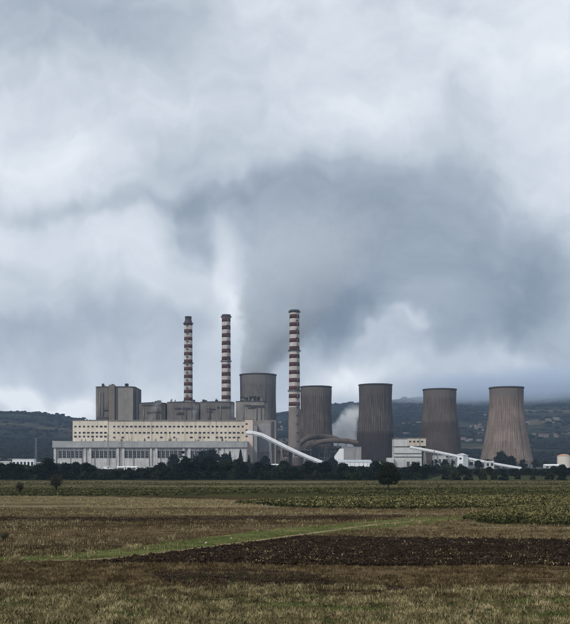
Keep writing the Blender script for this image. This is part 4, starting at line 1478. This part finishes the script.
# the belt: dense rows; front edge near row 480
rt_ = random.Random(31)


def top_limit(px):
    """photo row the belt's crowns reach"""
    return float(np.interp(px, [-50, 0, 40, 53, 90, 103, 139, 150, 180, 200, 250, 262, 300, 330, 345, 372, 385, 395, 410, 430, 460, 480, 520, 545, 620],
                           [463, 463, 464.5, 462, 463.5, 470.4, 469.6, 466, 463, 461, 461, 464, 465, 462, 465, 465.5, 463, 466.5, 466.5, 464, 467, 468.5, 469.5, 468, 466]))


for (x0, x1, where) in SECT:
    wpx = x1 - x0
    for row, (D, step) in enumerate(((485, 5.6), (540, 8.0), (640, 9.0))):
        k_ = int(wpx / step)
        for i in range(k_):
            px = x0 + (i + rt_.random()) * wpx / k_
            DD = D * rt_.uniform(0.97, 1.05)
            if px > 428 and row == 0:
                continue
            if px > 428 and row == 1:
                DD *= 1.13
            zmax = H - (top_limit(px) + rt_.uniform(-3.0, 4.2) - HY) / F * DD
            if row == 0:
                hh = min(zmax, rt_.uniform(2.8, 4.6))
                key = rt_.choice([3, 4, 3])
                lb = 'dark bush at the belt front ' + where
                gp = 'belt bushes ' + where
            else:
                hh = max(2.5, zmax * rt_.uniform(0.86, 1.0))
                key = rt_.choice([0, 1, 2, 0, 3, 4]) if hh < 6.5 else rt_.choice([0, 1, 0, 2])
                lb = ('dark bush inside the tree belt ' if key in (3, 4) else 'dark leafy tree in the tree belt ') + where
                gp = ('inner bushes ' if key in (3, 4) else 'belt trees ') + where
            if row and key == 2 and rt_.random() < 0.5:
                key = 7
                lb = 'paler green tree in the tree belt ' + where
                gp = 'paler belt trees ' + where
            bh = {0: 9, 1: 10, 2: 8, 3: 4, 4: 4.5, 7: 9}[key]
            if key in (0, 1, 2, 7) and hh / bh < 0.5:
                sc, sz = hh / bh * 1.35, 0.74
            else:
                sc, sz = hh / bh * rt_.uniform(1.05, 1.3), 0.85
            place(key, px, DD, sc, lb, gp, sz=sz)
# dark conifers and tall trees before the hall
for px, yt, key, lb in ((183, 450.5, 6, 'slim dark poplar before the fifth window bay'), (194, 455, 5, 'pointed conifer right of the slim poplar'),
                        (203, 452.5, 0, 'broad dark tree before the last window bay'), (212, 451.0, 0, 'broad dark tree left of the twin conifers'),
                        (225, 455, 0, 'low dark tree before the blank end wall'), (230, 451.4, 5, 'pointed conifer before the blank end wall'),
                        (240.6, 449.4, 5, 'tallest pointed conifer before the blank end wall'), (249, 455.0, 5, 'pointed conifer below the start of the bright conveyor'),
                        (265, 457.2, 0, 'round dark tree under the bright conveyor'), (332, 458.6, 0, 'round dark tree at the low end of the bright conveyor'),
                        (336, 461, 1, 'dark tree left of the long white shed'), (501, 452.8, 0, 'dark tree before the foot of the rightmost tower'),
                        (511, 457, 0, 'low dark tree before the middle of the rightmost tower'), (435, 459.6, 1, 'dark tree before the small white shed'),
                        (445, 460.6, 0, 'dark tree below the small grey shed'), (452, 459, 5, 'pointed conifer left of the white transfer tower'),
                        (478, 461, 0, 'dark tree under the lower conveyor run'), (383, 461.4, 7, 'yellow green tree below the coal building'),
                        (391, 463.2, 7, 'lower yellow green tree below the coal building'), (174, 455.5, 0, 'dark tree left of the slim poplar'),
                        (535, 460.5, 0, 'dark tree right of the foot of the rightmost tower'), (545, 461, 2, 'wide tree left of the low white roofed shed'),
                        (523, 459.5, 1, 'dark tree at the right foot of the rightmost tower'), (488, 459.5, 2, 'wide dark tree at the left foot of the rightmost tower')):
    D = 720 if key == 7 else (1172 if px > 480 else 985)
    hh = H - (yt - HY) / F * D
    bh = (9, 10, 8, 4, 4.5, 18, 16, 9)[key]
    place(key, px, D, hh / bh, lb, sz=1.0)
# round bushes on the meadow at right
for px, yb, hpx, lb in ((355.5, 480.3, 9.0, 'round bush at the belt edge left of the lone tree'), (444, 480, 6, 'small round bush on the meadow, leftmost of the row at right'),
                        (456, 480.6, 8.6, 'big round bush on the meadow below the transfer tower'), (470, 480.4, 7, 'round bush on the meadow below the lower conveyor'),
                        (481, 480.4, 7.4, 'round bush on the meadow below the left foot of the rightmost tower'), (492.5, 480.2, 6, 'low round bush on the meadow below the rightmost tower'),
                        (503, 480.6, 8.0, 'bush on the meadow under the middle of the rightmost tower'), (517, 480.2, 5, 'small low bush on the meadow right of the big round bushes'),
                        (531, 480.4, 5.4, 'small bush on the meadow near the right field'), (549, 480.6, 7, 'bush on the meadow below the low white roofed shed'), (562, 480.8, 8, 'bush on the meadow by the right edge')):
    D = GD(yb)
    place(3 if rt_.random() < .6 else 4, px + rt_.uniform(-1.5, 1.5), D * rt_.uniform(1.0, 1.06), hpx * D / F / 4.0 * rt_.uniform(0.95, 1.35), lb, sz=rt_.uniform(0.7, 0.95))
for k_ in (0, 1, 2, 3, 4, 5, 6, 7):
    if not protos[k_][1][0]:
        place(k_, 300, 700, 0.5, 'dark tree in the belt below the tall chimney')

# the wood between the belt and the works reads as one mass
n = 2600
D = RNG.uniform(690, 1085, n)
px = RNG.uniform(-60, 640, n)
lim = np.array([top_limit(p) for p in px]) + 0.3 + RNG.uniform(0, 2.5, n)
zt = np.clip(H - (lim - HY) / F * D, 1.5, 11)
ok = ~((D > 860) & (D < 905) & (px > 112) & (px < 160)) & ~((D > 995) & (D < 1035)) & ~((D > 1070) & (px > 540)) & ~((px > 100) & (px < 140) & (zt > 3))
D, px, zt = D[ok], px[ok], zt[ok]
Pc, Fcs, off = [], [], 0
rs = np.random.default_rng(77)
for q in range(len(D)):
    m_ = 26
    w = zt[q] * 0.55 + 1.0
    d = rs.normal(size=(m_, 3))
    d /= np.linalg.norm(d, axis=1, keepdims=True)
    c = np.array([(px[q] - 285) / F * D[q], D[q], zt[q] * 0.55])
    Pc.append(c + d * np.array([w, w, zt[q] * 0.45]) * rs.uniform(0.6, 1.0, (m_, 1)))
V, Fi = leaf_cards(np.concatenate(Pc), 0.95, rs)
so = link('woodland', np_mesh('woodland', V, Fi, MATS['leaf_dark'], 4))
tag(so, 'dark mass of trees between the belt and the power station', None, kind='stuff')

# --- lone tree in the field
lone = tree_proto('broadleaf_tree', 5, 8.1, 7.2, 'lone', 'leaf_lone', 13000, 0.21, 'lone round dark tree standing in the field')
D = GD(490.5)
lone.location = (WX(388, D), D, 0)


# --- bare shrubs in the far field
def shrub(px, py, h, w, seed, label, nt=26, leaves=500):
    rs = np.random.default_rng(seed)
    D = GD(py)
    o = thing('shrub', label, 'shrub', (WX(px, D), D, 0))
    st = MB()
    tips = []
    for i in range(nt):
        a = rs.uniform(0, 6.28)
        sp_ = rs.uniform(0.1, 0.5) * w
        hh = h * rs.uniform(0.6, 1.0)
        p0 = (rs.uniform(-.08, .08), rs.uniform(-.08, .08), -0.05)
        p1 = (math.cos(a) * sp_ * 0.25, math.sin(a) * sp_ * 0.25, hh * 0.45)
        p2 = (math.cos(a) * sp_, math.sin(a) * sp_, hh)
        st.tube([p0, p1, p2], [0.045 * h / 3, 0.03 * h / 3, 0.01], 4)
        for j in range(int(leaves / nt)):
            t = rs.uniform(0.35, 1)
            q = np.array(p1) * (1 - t) + np.array(p2) * t + rs.normal(size=3) * 0.11 * w
            q[2] = max(q[2], 0.15)
            tips.append(q)
    st.build('stem', MATS['bark'], o)
    V, Fi = leaf_cards(np.array(tips), 0.085 * h / 3 + 0.03, rs)
    link('foliage', np_mesh('foliage', V, Fi, MATS['leaf_brown'], 4), o)
    return o


shrub(20, 493.6, 3.3, 2.6, 1, 'small sparse dark shrub at the left end of the crop band', 34, 1400)
shrub(56.5, 491.5, 5.0, 4.4, 2, 'larger dark sparse tree-like shrub in the left crop band', 40, 2000)
shrub(4.5, 542, 1.05, 1.3, 3, 'leafy weed plant by the left edge above the verge', 30, 420)


# ================================================================== GRASS, CROPS, CLODS (uncountable)
def blades(X, Y, h, w, lean, rs, z0=0.0):
    """two-triangle bent blades"""
    n = len(X)
    a = rs.uniform(0, 2 * math.pi, n)
    la = rs.uniform(0, 2 * math.pi, n)
    ca, sa = np.cos(a) * w / 2, np.sin(a) * w / 2
    lx, ly = np.cos(la) * lean * h, np.sin(la) * lean * h
    Z = np.full(n, z0)
    V = np.stack([
        np.stack([X - ca, Y - sa, Z], 1), np.stack([X + ca, Y + sa, Z], 1),
        np.stack([X + lx * 0.35 + ca * 0.8, Y + ly * 0.35 + sa * 0.8, Z + h * 0.6], 1),
        np.stack([X + lx, Y + ly, Z + h * (1 - 0.25 * lean)], 1),
        np.stack([X + lx * 0.35 - ca * 0.8, Y + ly * 0.35 - sa * 0.8, Z + h * 0.6], 1)], 1)
    Fi = np.arange(5 * n).reshape(n, 5)
    return V.reshape(-1, 3), Fi


def grass(name, X, Y, h, w, lean, mat, label, rs):
    V, Fi = blades(X, Y, h, w, lean, rs)
    o = link(name, np_mesh(name, V, Fi, MATS[mat], 5))
    tag(o, label, None, kind='stuff')
    return o


rs = np.random.default_rng(9)


def tufted(y0, y1, ntuft, per, spread, mask=None):
    X, Y, px, py = scatter(y0, y1, ntuft)
    if mask is not None:
        k = mask(X, Y, px, py)
        X, Y = X[k], Y[k]
    per_ = rs.integers(max(1, per // 2), per + 1, len(X))
    th_ = rs.uniform(0.55, 1.3, len(X))
    TX, TY, TH = np.repeat(X, per_), np.repeat(Y, per_), np.repeat(th_, per_)
    TX = TX + rs.normal(size=len(TX)) * spread
    TY = TY + rs.normal(size=len(TY)) * spread
    return TX, TY, TH


# foreground dry tussocks
X, Y, T = tufted(588, 632, 12000, 16, 0.13, lambda X, Y, a, b_: fbm(X / 4.5, Y / 1.3, 4, 71) > 0.48)
grass('dry_grass', X, Y, T * rs.uniform(0.16, 0.48, len(X)), rs.uniform(0.02, 0.05, len(X)), rs.uniform(0.1, 0.6, len(X)), 'straw', 'pale dry tussock grass along the near edge', rs)
X, Y, T = tufted(592, 632, 15000, 14, 0.2, lambda X, Y, a, b_: fbm(X / 8, Y / 2.0, 4, 79) > 0.49 + 0.05 * (b_ < 599))
grass('green_grass', X, Y, T * rs.uniform(0.08, 0.24, len(X)), rs.uniform(0.015, 0.035, len(X)), rs.uniform(0.1, 0.7, len(X)), 'grass_green', 'green grass patches between the near tussocks', rs)
X, Y, T = tufted(562, 600, 17000, 12, 0.2, lambda X, Y, a, b_: (fbm(X / 9, Y / 2.0, 4, 73) > 0.42) & ~inside(a, b_, PLOUGH) & ~(inside(a, b_, DARK0) & (rs.random(len(X)) < .8)))
grass('dry_grass', X, Y, T * rs.uniform(0.14, 0.36, len(X)), rs.uniform(0.015, 0.04, len(X)), rs.uniform(0.1, 0.6, len(X)), 'straw_brown', 'brown dead grass strip below the ploughed field', rs)
# middle plain
notp = lambda a, b_: ~inside(a, b_, PLOUGH) & ~inside(a, b_, TRACK) & ~inside(a, b_, SUNF_NEAR) & ~inside(a, b_, DARK1)
X, Y, T = tufted(508, 562, 30000, 7, 0.32, lambda X, Y, a, b_: (fbm(X / 16, Y / 4, 4, 74) + 0.12 * (fbm(X / 2, Y / 2, 2, 84) - 0.5) > 0.47) & notp(a, b_) & ~inside(a, b_, VERGE))
grass('dry_grass', X, Y, T * rs.uniform(0.14, 0.38, len(X)), rs.uniform(0.03, 0.07, len(X)), rs.uniform(0.1, 0.6, len(X)), 'straw_brown', 'brown dry grass over the middle plain', rs)
X, Y, T = tufted(508, 562, 9000, 10, 0.28, lambda X, Y, a, b_: (fbm(X / 12, Y / 3.5, 4, 75) > 0.56) & notp(a, b_))
grass('dry_grass', X, Y, T * rs.uniform(0.25, 0.6, len(X)), rs.uniform(0.03, 0.06, len(X)), rs.uniform(0.1, 0.5, len(X)), 'straw', 'scattered pale straw tufts on the middle plain', rs)
X, Y, T = tufted(515, 574, 26000, 8, 0.3, lambda X, Y, a, b_: inside(a, b_ + (fbm(X / 4, Y / 4, 3, 91) - 0.5) * 7, VERGE) & (fbm(X / 7, Y / 5, 3, 92) > 0.40) & ~(inside(a, b_, TRACK) & (rs.random(len(X)) < .9)))
grass('green_grass', X, Y, T * rs.uniform(0.08, 0.22, len(X)), rs.uniform(0.03, 0.06, len(X)), rs.uniform(0.1, 0.7, len(X)), 'grass_green', 'green grass on the verge of the dirt track', rs)
X, Y, px, py = scatter(508, 632, 190000)
k = ~inside(px, py, PLOUGH) & ~inside(px, py, TRACK) & ~inside(px, py, SUNF_NEAR) & (rs.random(len(X)) < np.clip(70 / Y, 0.2, 1)) & (fbm(X / 5, Y / 2, 3, 95) > 0.36)
X, Y = X[k], Y[k]
w_ = Y / 1600
grass('stubble', X, Y, rs.uniform(0.05, 0.16, len(X)), w_ * rs.uniform(0.5, 1.2, len(X)), rs.uniform(0.1, 0.9, len(X)), 'straw_brown', 'short cut stubble over the whole near plain', rs)
X, Y, T = tufted(594, 632, 16000, 9, 0.22, lambda X, Y, a, b_: fbm(X / 7, Y / 3.0, 4, 96) > 0.46)
grass('green_grass', X, Y, T * rs.uniform(0.05, 0.14, len(X)), rs.uniform(0.02, 0.05, len(X)), rs.uniform(0.2, 0.9, len(X)), 'grass_green', 'low green undergrowth below the near tussocks', rs)
X, Y, px, py = scatter(512, 597, 60000)
k = (inside(px, py, DARK0) | inside(px, py, DARK1)) & (fbm(X / 6, Y / 2, 3, 97) > 0.42)
X, Y = X[k], Y[k]
s_ = rs.uniform(0.04, 0.13, len(X))
S = np.stack([s_ * rs.uniform(0.8, 1.8, len(X)), s_ * rs.uniform(0.8, 1.8, len(X)), s_ * rs.uniform(0.5, 0.9, len(X))], 1)
co_ = blobs('soil_clods', np.stack([X, Y, s_ * 0.3], 1), S, 'soil_clod', 0.35, (OCT_V, OCT_F))
tag(co_, 'loose clods on the thin dark strips of the plain', None, kind='stuff')
# leafy weeds in the near grass
X, Y, px, py = scatter(575, 630, 420)
k = fbm(X / 6, Y / 3, 3, 98) > 0.47
X, Y = X[k], Y[k]
sz_ = rs.uniform(0.12, 0.38, len(X))
P = np.repeat(np.stack([X, Y, sz_ * 0.5], 1), 40, 0) + rs.normal(size=(len(X) * 40, 3)) * np.repeat(sz_, 40)[:, None] * np.array([0.5, 0.5, 0.3])
P[:, 2] = np.maximum(P[:, 2], 0.03)
V, Fi = leaf_cards(P, 0.045, rs)
so = link('weeds', np_mesh('weeds', V, Fi, MATS['leaf_yellow'], 4))
tag(so, 'dull green leafy weeds scattered in the near grass', None, kind='stuff')
# tall straw tussocks beside the verge
SX, SY = [], []
for (cx, cy, wd) in ((128, 549.5, 5), (138, 548.5, 4), (163, 541, 4), (170, 540, 4), (258, 531, 3), (70, 556.5, 4), (420, 524.5, 2), (16, 561, 5), (118, 594, 9), (240, 590, 10), (470, 600, 8), (60, 604, 10), (540, 606, 9)):
    m_ = 240
    D = GD(cy)
    SX.append(WX(cx, D) + rs.normal(size=m_) * wd * D / F * 0.5)
    SY.append(D + rs.normal(size=m_) * 0.5)
X, Y = np.concatenate(SX), np.concatenate(SY)
grass('straw_tussocks', X, Y, rs.uniform(0.25, 0.75, len(X)), rs.uniform(0.02, 0.05, len(X)), rs.uniform(0.05, 0.5, len(X)), 'straw', 'taller pale straw tussocks along the verge and near edge', rs)
# clods
X, Y, px, py = scatter(537, 568, 26000, 100, 650)
k = inside(px, py, PLOUGH)
X, Y = X[k], Y[k]
s_ = rs.uniform(0.05, 0.17, len(X)) * np.where(rs.random(len(X)) < 0.1, 1.7, 1)
S = np.stack([s_ * rs.uniform(0.8, 1.6, len(X)), s_ * rs.uniform(0.8, 1.6, len(X)), s_ * rs.uniform(0.6, 1.0, len(X))], 1)
co_ = blobs('soil_clods', np.stack([X, Y, np.full(len(X), 0.16) + s_ * 0.3], 1), S, 'soil_clod', 0.35, (OCT_V, OCT_F))
tag(co_, 'turned clods of dark earth on the ploughed field', None, kind='stuff')
X, Y, T = tufted(537, 568, 5200, 7, 0.2, lambda X, Y, a, b_: inside(a, b_, PLOUGH) & (fbm(X / 3, Y / 1.6, 3, 76) > 0.5))
V, Fi = blades(X, Y, T * rs.uniform(0.1, 0.28, len(X)), rs.uniform(0.03, 0.09, len(X)), rs.uniform(0.3, 1.2, len(X)), rs, 0.14)
so = link('straw_litter', np_mesh('straw_litter', V, Fi, MATS['straw'], 5))
tag(so, 'pale straw litter on the dark ploughed soil', None, kind='stuff')


# crop plants: leaf cards on a stem line with a nodding head card
def crop(name, poly, y0, y1, n, h, leaf, nl, mat, label, x0=-70, x1=640, rowgap=None, heads=None, extra=None):
    X, Y, px, py = scatter(y0, y1, n, x0, x1)
    k = inside(px, py, poly)
    if extra is not None:
        k &= extra(X, Y)
    jx, jy = (fbm(X / 3, Y / 3, 3, 61) - 0.5), (fbm(X / 3, Y / 3, 3, 62) - 0.5)
    k &= inside(px + jx * 34, py + jy * 3.4, poly)
    k &= fbm(X / 9, Y / 9, 3, 63) > 0.30
    X, Y = X[k], Y[k]
    if rowgap:
        Y = np.round(Y / rowgap) * rowgap + rs.normal(size=len(Y)) * rowgap * 0.12
    hh = h * rs.uniform(0.75, 1.1, len(X)) * (0.8 + 0.4 * fbm(X / 14, Y / 10, 2, 55))
    pu, pv = 285 + X / Y * F, HY + H * F / Y
    inn = sum(inside(pu + ox, pv + oy, poly).astype(float) for ox, oy in ((-22, 0), (22, 0), (0, -1.6), (0, 1.6))) / 4
    hh = hh * (0.30 + 0.70 * inn)
    P = np.repeat(np.stack([X, Y, np.zeros(len(X))], 1), nl, 0)
    P[:, 2] = np.repeat(hh, nl) * rs.uniform(0.15, 0.95, len(P))
    P[:, :2] += rs.normal(size=(len(P), 2)) * leaf * 0.7
    V, Fi = leaf_cards(P, leaf, rs)
    o = link(name, np_mesh(name, V, Fi, MATS[mat], 4))
    tag(o, label, None, kind='stuff')
    if heads:
        P = np.stack([X, Y, hh], 1)
        V, Fi = leaf_cards(P, heads, rs)
        o = link(name + '_heads', np_mesh(name, V, Fi, MATS['crop_head'], 4))
        tag(o, 'ripe yellowing heads of the ' + label, None, kind='stuff')


crop('sunflower_crop', SUNF_NEAR, 505, 528, 16000, 1.15, 0.19, 8, 'crop_leaf', 'near sunflower crop at right', 450, 650, None, 0.17)
crop('sunflower_crop', SUNF_FAR, 495, 510, 26000, 1.0, 0.26, 6, 'crop_leaf', 'far sunflower crop across the plain', 225, 650, 2.2, 0.24)
X, Y, T = tufted(496, 516, 30000, 5, 0.5, lambda X, Y, a, b_: (fbm(X / 25, Y / 6, 3, 78) > 0.5) & (inside(a, b_, TAN) | inside(a, b_, TANR)))
grass('dry_grass', X, Y, T * rs.uniform(0.15, 0.45, len(X)), rs.uniform(0.05, 0.1, len(X)), rs.uniform(0.1, 0.6, len(X)), 'straw', 'pale stubble on the tan field before the sunflowers', rs)
crop('meadow_growth', OLIVE, 480, 489, 9000, 0.3, 0.30, 2, 'crop_leaf', 'low growth in lines on the olive meadow strip', -70, 640, 9.0, 0.22, lambda X, Y: fbm(X / 90, Y / 14, 3, 16) > 0.47)
crop('crop_rows', BAND_A, 487, 499, 22000, 0.6, 0.28, 4, 'crop_leaf', 'low green crop rows on the far plain', -70, 640, 5.0, 0.17, lambda X, Y: fbm(X / 60, Y / 9, 2, 15) > 0.42)

# ================================================================== STEAM AND SMOKE
def spline_px(pts, D, nz=40):
    P = np.array([(WX(x, D), WZ(y, D), r * D / F) for x, y, r in pts])
    z = np.linspace(P[0, 1], P[-1, 1], nz)
    x = np.interp(z, P[:, 1], P[:, 0])
    r = np.interp(z, P[:, 1], P[:, 2])
    for _ in range(5):
        x[1:-1] = (x[:-2] + 2 * x[1:-1] + x[2:]) / 4
        r[1:-1] = (r[:-2] + 2 * r[1:-1] + r[2:]) / 4
    return x, z, r


def plume(name, label, pts, D, dens, color, nscale, thin=0.6, edge=1.2, top_fade=0.45, bottom_fade=0.02, warp=0.5, base=0.0, side=False, step=1.0):
    """a rising column of vapour: a closed skin round a curved spine, filled with broken density"""
    x, z, r = spline_px(pts, D)
    z0, z1 = z[0], z[-1]
    o = thing_root = None
    seg = 20
    V, Fc = [], []
    for i in range(len(z)):
        for k in range(seg):
            a = 2 * math.pi * k / seg
            V.append((x[i] + r[i] * edge * math.cos(a), r[i] * edge * math.sin(a), z[i]))
    for i in range(len(z) - 1):
        for k in range(seg):
            k2 = (k + 1) % seg
            Fc.append((i * seg + k, i * seg + k2, (i + 1) * seg + k2, (i + 1) * seg + k))
    Fc.append(tuple(range(seg))[::-1])
    Fc.append(tuple((len(z) - 1) * seg + k for k in range(seg)))
    xr0, xr1 = x.min() - 1, x.max() + 1
    rmax = r.max() * 1.01

    def dfn(N):
        co = N.n('ShaderNodeTexCoord').outputs['Object']
        nz_ = N.noise(co, nscale, 5, 0.6, color=True)
        nz_ = N.v('ADD', nz_, N.v('SCALE', N.v('SUBTRACT', N.noise(co, nscale * 3.2, 4, 0.6, color=True), (0.5, 0.5, 0.5)), scale=0.5))
        wv = N.v('MULTIPLY', N.v('SUBTRACT', nz_, (0.5, 0.5, 0.5)), (warp * rmax, warp * rmax, warp * rmax * 0.6))
        sp0 = N.n('ShaderNodeSeparateXYZ')
        N.put(sp0.inputs[0], co)
        step = max(1, len(z) // 9)
        pz = list(range(0, len(z), step))
        if pz[-1] != len(z) - 1:
            pz.append(len(z) - 1)
        cx = N.m('MULTIPLY_ADD', N.curve(sp0.outputs[2], [(z[i], (x[i] - xr0) / (xr1 - xr0)) for i in pz], z0, z1), xr1 - xr0, xr0)
        cr = N.m('MULTIPLY', N.curve(sp0.outputs[2], [(z[i], r[i] / rmax) for i in pz], z0, z1), rmax)
        # warp grows with the local radius
        wsc = N.m('DIVIDE', cr, rmax)
        wv = N.v('SCALE', wv, scale=wsc)
        sp1 = N.n('ShaderNodeSeparateXYZ')
        N.put(sp1.inputs[0], N.v('ADD', co, wv))
        ex = N.m('SUBTRACT', sp1.outputs[0], cx)
        ey = sp1.outputs[1]
        rad = N.m('DIVIDE', N.m('SQRT', N.m('ADD', N.m('MULTIPLY', ex, ex), N.m('MULTIPLY', ey, ey))), cr)
        if side:   # crisp windward edge, ragged lee side
            th_ = N.smooth(N.m('DIVIDE', ex, cr), -0.3, 0.7, thin, 0.35)
            body = N.smooth(rad, 1.0, th_)
        else:
            body = N.smooth(rad, 1.0, thin)
        t = N.m('DIVIDE', N.m('SUBTRACT', sp0.outputs[2], z0), z1 - z0)
        tf = N.smooth(t, 1.0, top_fade)
        bf = N.smooth(t, 0.0, bottom_fade)
        bf = N.m('MULTIPLY', bf, N.smooth(t, 0.45, 0.0, 1.0, 1.0 + base))
        n2 = N.smooth(N.noise(co, nscale * 2.2, 4, 0.6), 0.36, 0.62, 0.35, 1.0)
        return N.m('MULTIPLY', N.m('MULTIPLY', N.m('MULTIPLY', body, tf), N.m('MULTIPLY', bf, n2)), dens)

    m = volume_mat('vapour_' + str(len(MATS)), color, dfn, 0.0)
    if hasattr(m.cycles, 'volume_step_rate'):
        m.cycles.volume_step_rate = step
    me = bpy.data.meshes.new(name)
    me.from_pydata(V, [], Fc)
    me.materials.append(m)
    o = link(name, me, None, (0, D, 0))
    tag(o, label, None, kind='stuff')
    return o


plume('steam_plume', 'wide grey steam column rising from the tall grey cooling tower',
      [(258, 376.8, 17.0), (262.5, 364, 22), (272, 348, 32), (286, 322, 47), (297, 290, 58), (311, 258, 71), (332, 225, 84), (354, 192, 90)],
      1320, 0.034, (0.82, 0.868, 0.915), 0.026, thin=0.80, top_fade=0.22, base=1.0, warp=0.9, side=True, step=0.5)
plume('steam_plume', 'bright white steam puff between the two dark ribbed cooling towers',
      [(342, 456, 12), (342, 443, 13), (344, 430, 14), (350, 417, 13), (356, 402, 10)],
      1400, 0.22, (1.0, 1.0, 1.0), 0.05, thin=0.45, edge=1.7, top_fade=0.6, warp=1.5, step=0.5)
plume('smoke_wisp', 'thin smoke wisp over the low boiler house', [(151, 421, 4), (154, 410, 5), (160, 400, 6), (166, 391, 7), (172, 384, 7)], 1222, 0.035, (0.9, 0.92, 0.95), 0.07, thin=0.2, top_fade=0.3, warp=0.9)
plume('smoke_wisp', 'small smoke wisp at the left edge of the tallest boiler house', [(94, 421, 3), (94.5, 414, 4), (96, 407, 5), (99, 400, 5)], 1215, 0.035, (0.6, 0.6, 0.62), 0.08, thin=0.2, top_fade=0.4, warp=0.9)
plume('smoke_wisp', 'faint smoke wisp before the grey boiler house of the leftmost chimney', [(193, 420, 4), (194.5, 413, 5), (197, 405, 5), (200, 398, 5)], 1220, 0.035, (0.9, 0.92, 0.95), 0.08, thin=0.2, top_fade=0.4, warp=0.9)
plume('smoke_wisp', 'faint smoke wisp left of the pale grey boiler house', [(233, 420, 3.5), (233, 412, 4.5), (233, 405, 4), (233.5, 398, 4)], 1219, 0.035, (0.9, 0.92, 0.95), 0.08, thin=0.2, top_fade=0.4, warp=0.9)

# low cloud lying on the far ridge at right: a long bank of mist
def mist_bank(name, label, px0, px1, y0, y1, D, depth, dens, color):
    X0, X1, Z0, Z1 = WX(px0, D), WX(px1, D), WZ(y1, D), WZ(y0, D)
    cx, cz = (X0 + X1) / 2, (Z0 + Z1) / 2
    seg, rows = 32, 14
    V = [(math.sin(math.pi * i / rows) * math.cos(2 * math.pi * k / seg), math.sin(math.pi * i / rows) * math.sin(2 * math.pi * k / seg), math.cos(math.pi * i / rows)) for i in range(1, rows) for k in range(seg)]
    Fc = [(i * seg + k, (i + 1) * seg + k, (i + 1) * seg + (k + 1) % seg, i * seg + (k + 1) % seg) for i in range(rows - 2) for k in range(seg)]
    Fc += [tuple(range(seg)), tuple((rows - 2) * seg + k for k in range(seg))[::-1]]

    def dfn(N):
        co = N.n('ShaderNodeTexCoord').outputs['Object']
        wv = N.v('MULTIPLY', N.v('SUBTRACT', N.noise(N.v('MULTIPLY', co, ((X1 - X0) / 900, depth / 900, (Z1 - Z0) / 500)), 2.0, 5, 0.6, color=True), (0.5, 0.5, 0.5)), (0.25, 0.4, 1.1))
        r_ = N.v('LENGTH', N.v('ADD', co, wv))
        return N.m('MULTIPLY', N.smooth(r_, 0.95, 0.25), dens)
    m = volume_mat('vapour_' + str(len(MATS)), color, dfn, 0.0)
    me = bpy.data.meshes.new(name)
    me.from_pydata(V, [], Fc)
    me.materials.append(m)
    o = link(name, me, None, (cx, D, cz))
    o.scale = ((X1 - X0) / 2, depth / 2, (Z1 - Z0) / 2)
    tag(o, label, None, kind='stuff')


mist_bank('mist_bank', 'low blue cloud lying on the right hill ridge', 325, 820, 364, 422, 4100, 1500, 0.006, (0.70, 0.80, 0.93))

# ================================================================== HAZE
volume_mat('haze_air', (0.44, 0.60, 0.86), 0.000075, 0.0)
hz = MB().box(-6900, 6900, -300, 6400, -2.0, 560).build('haze', MATS['haze_air'])
tag(hz, 'pale blue haze over the whole plain', None, kind='stuff')

# two pale stones on the verge
for i, (px, py, r_, lb) in enumerate(((206, 543.5, 0.14, 'larger pale stone on the green verge by the ploughed field'), (231.5, 538.6, 0.11, 'smaller pale stone on the green verge further along the track'))):
    D = GD(py)
    V = IV * (1 + np.random.default_rng(i).uniform(-0.25, 0.25, (12, 1))) * np.array([1.3, 1.0, 0.7]) * r_
    o = link('stone', np_mesh('stone', V, IF, MATS['tank_cream'], 3), None, (WX(px, D), D, r_ * 0.45))
    tag(o, lb, 'stone', 'pale stones on the verge')
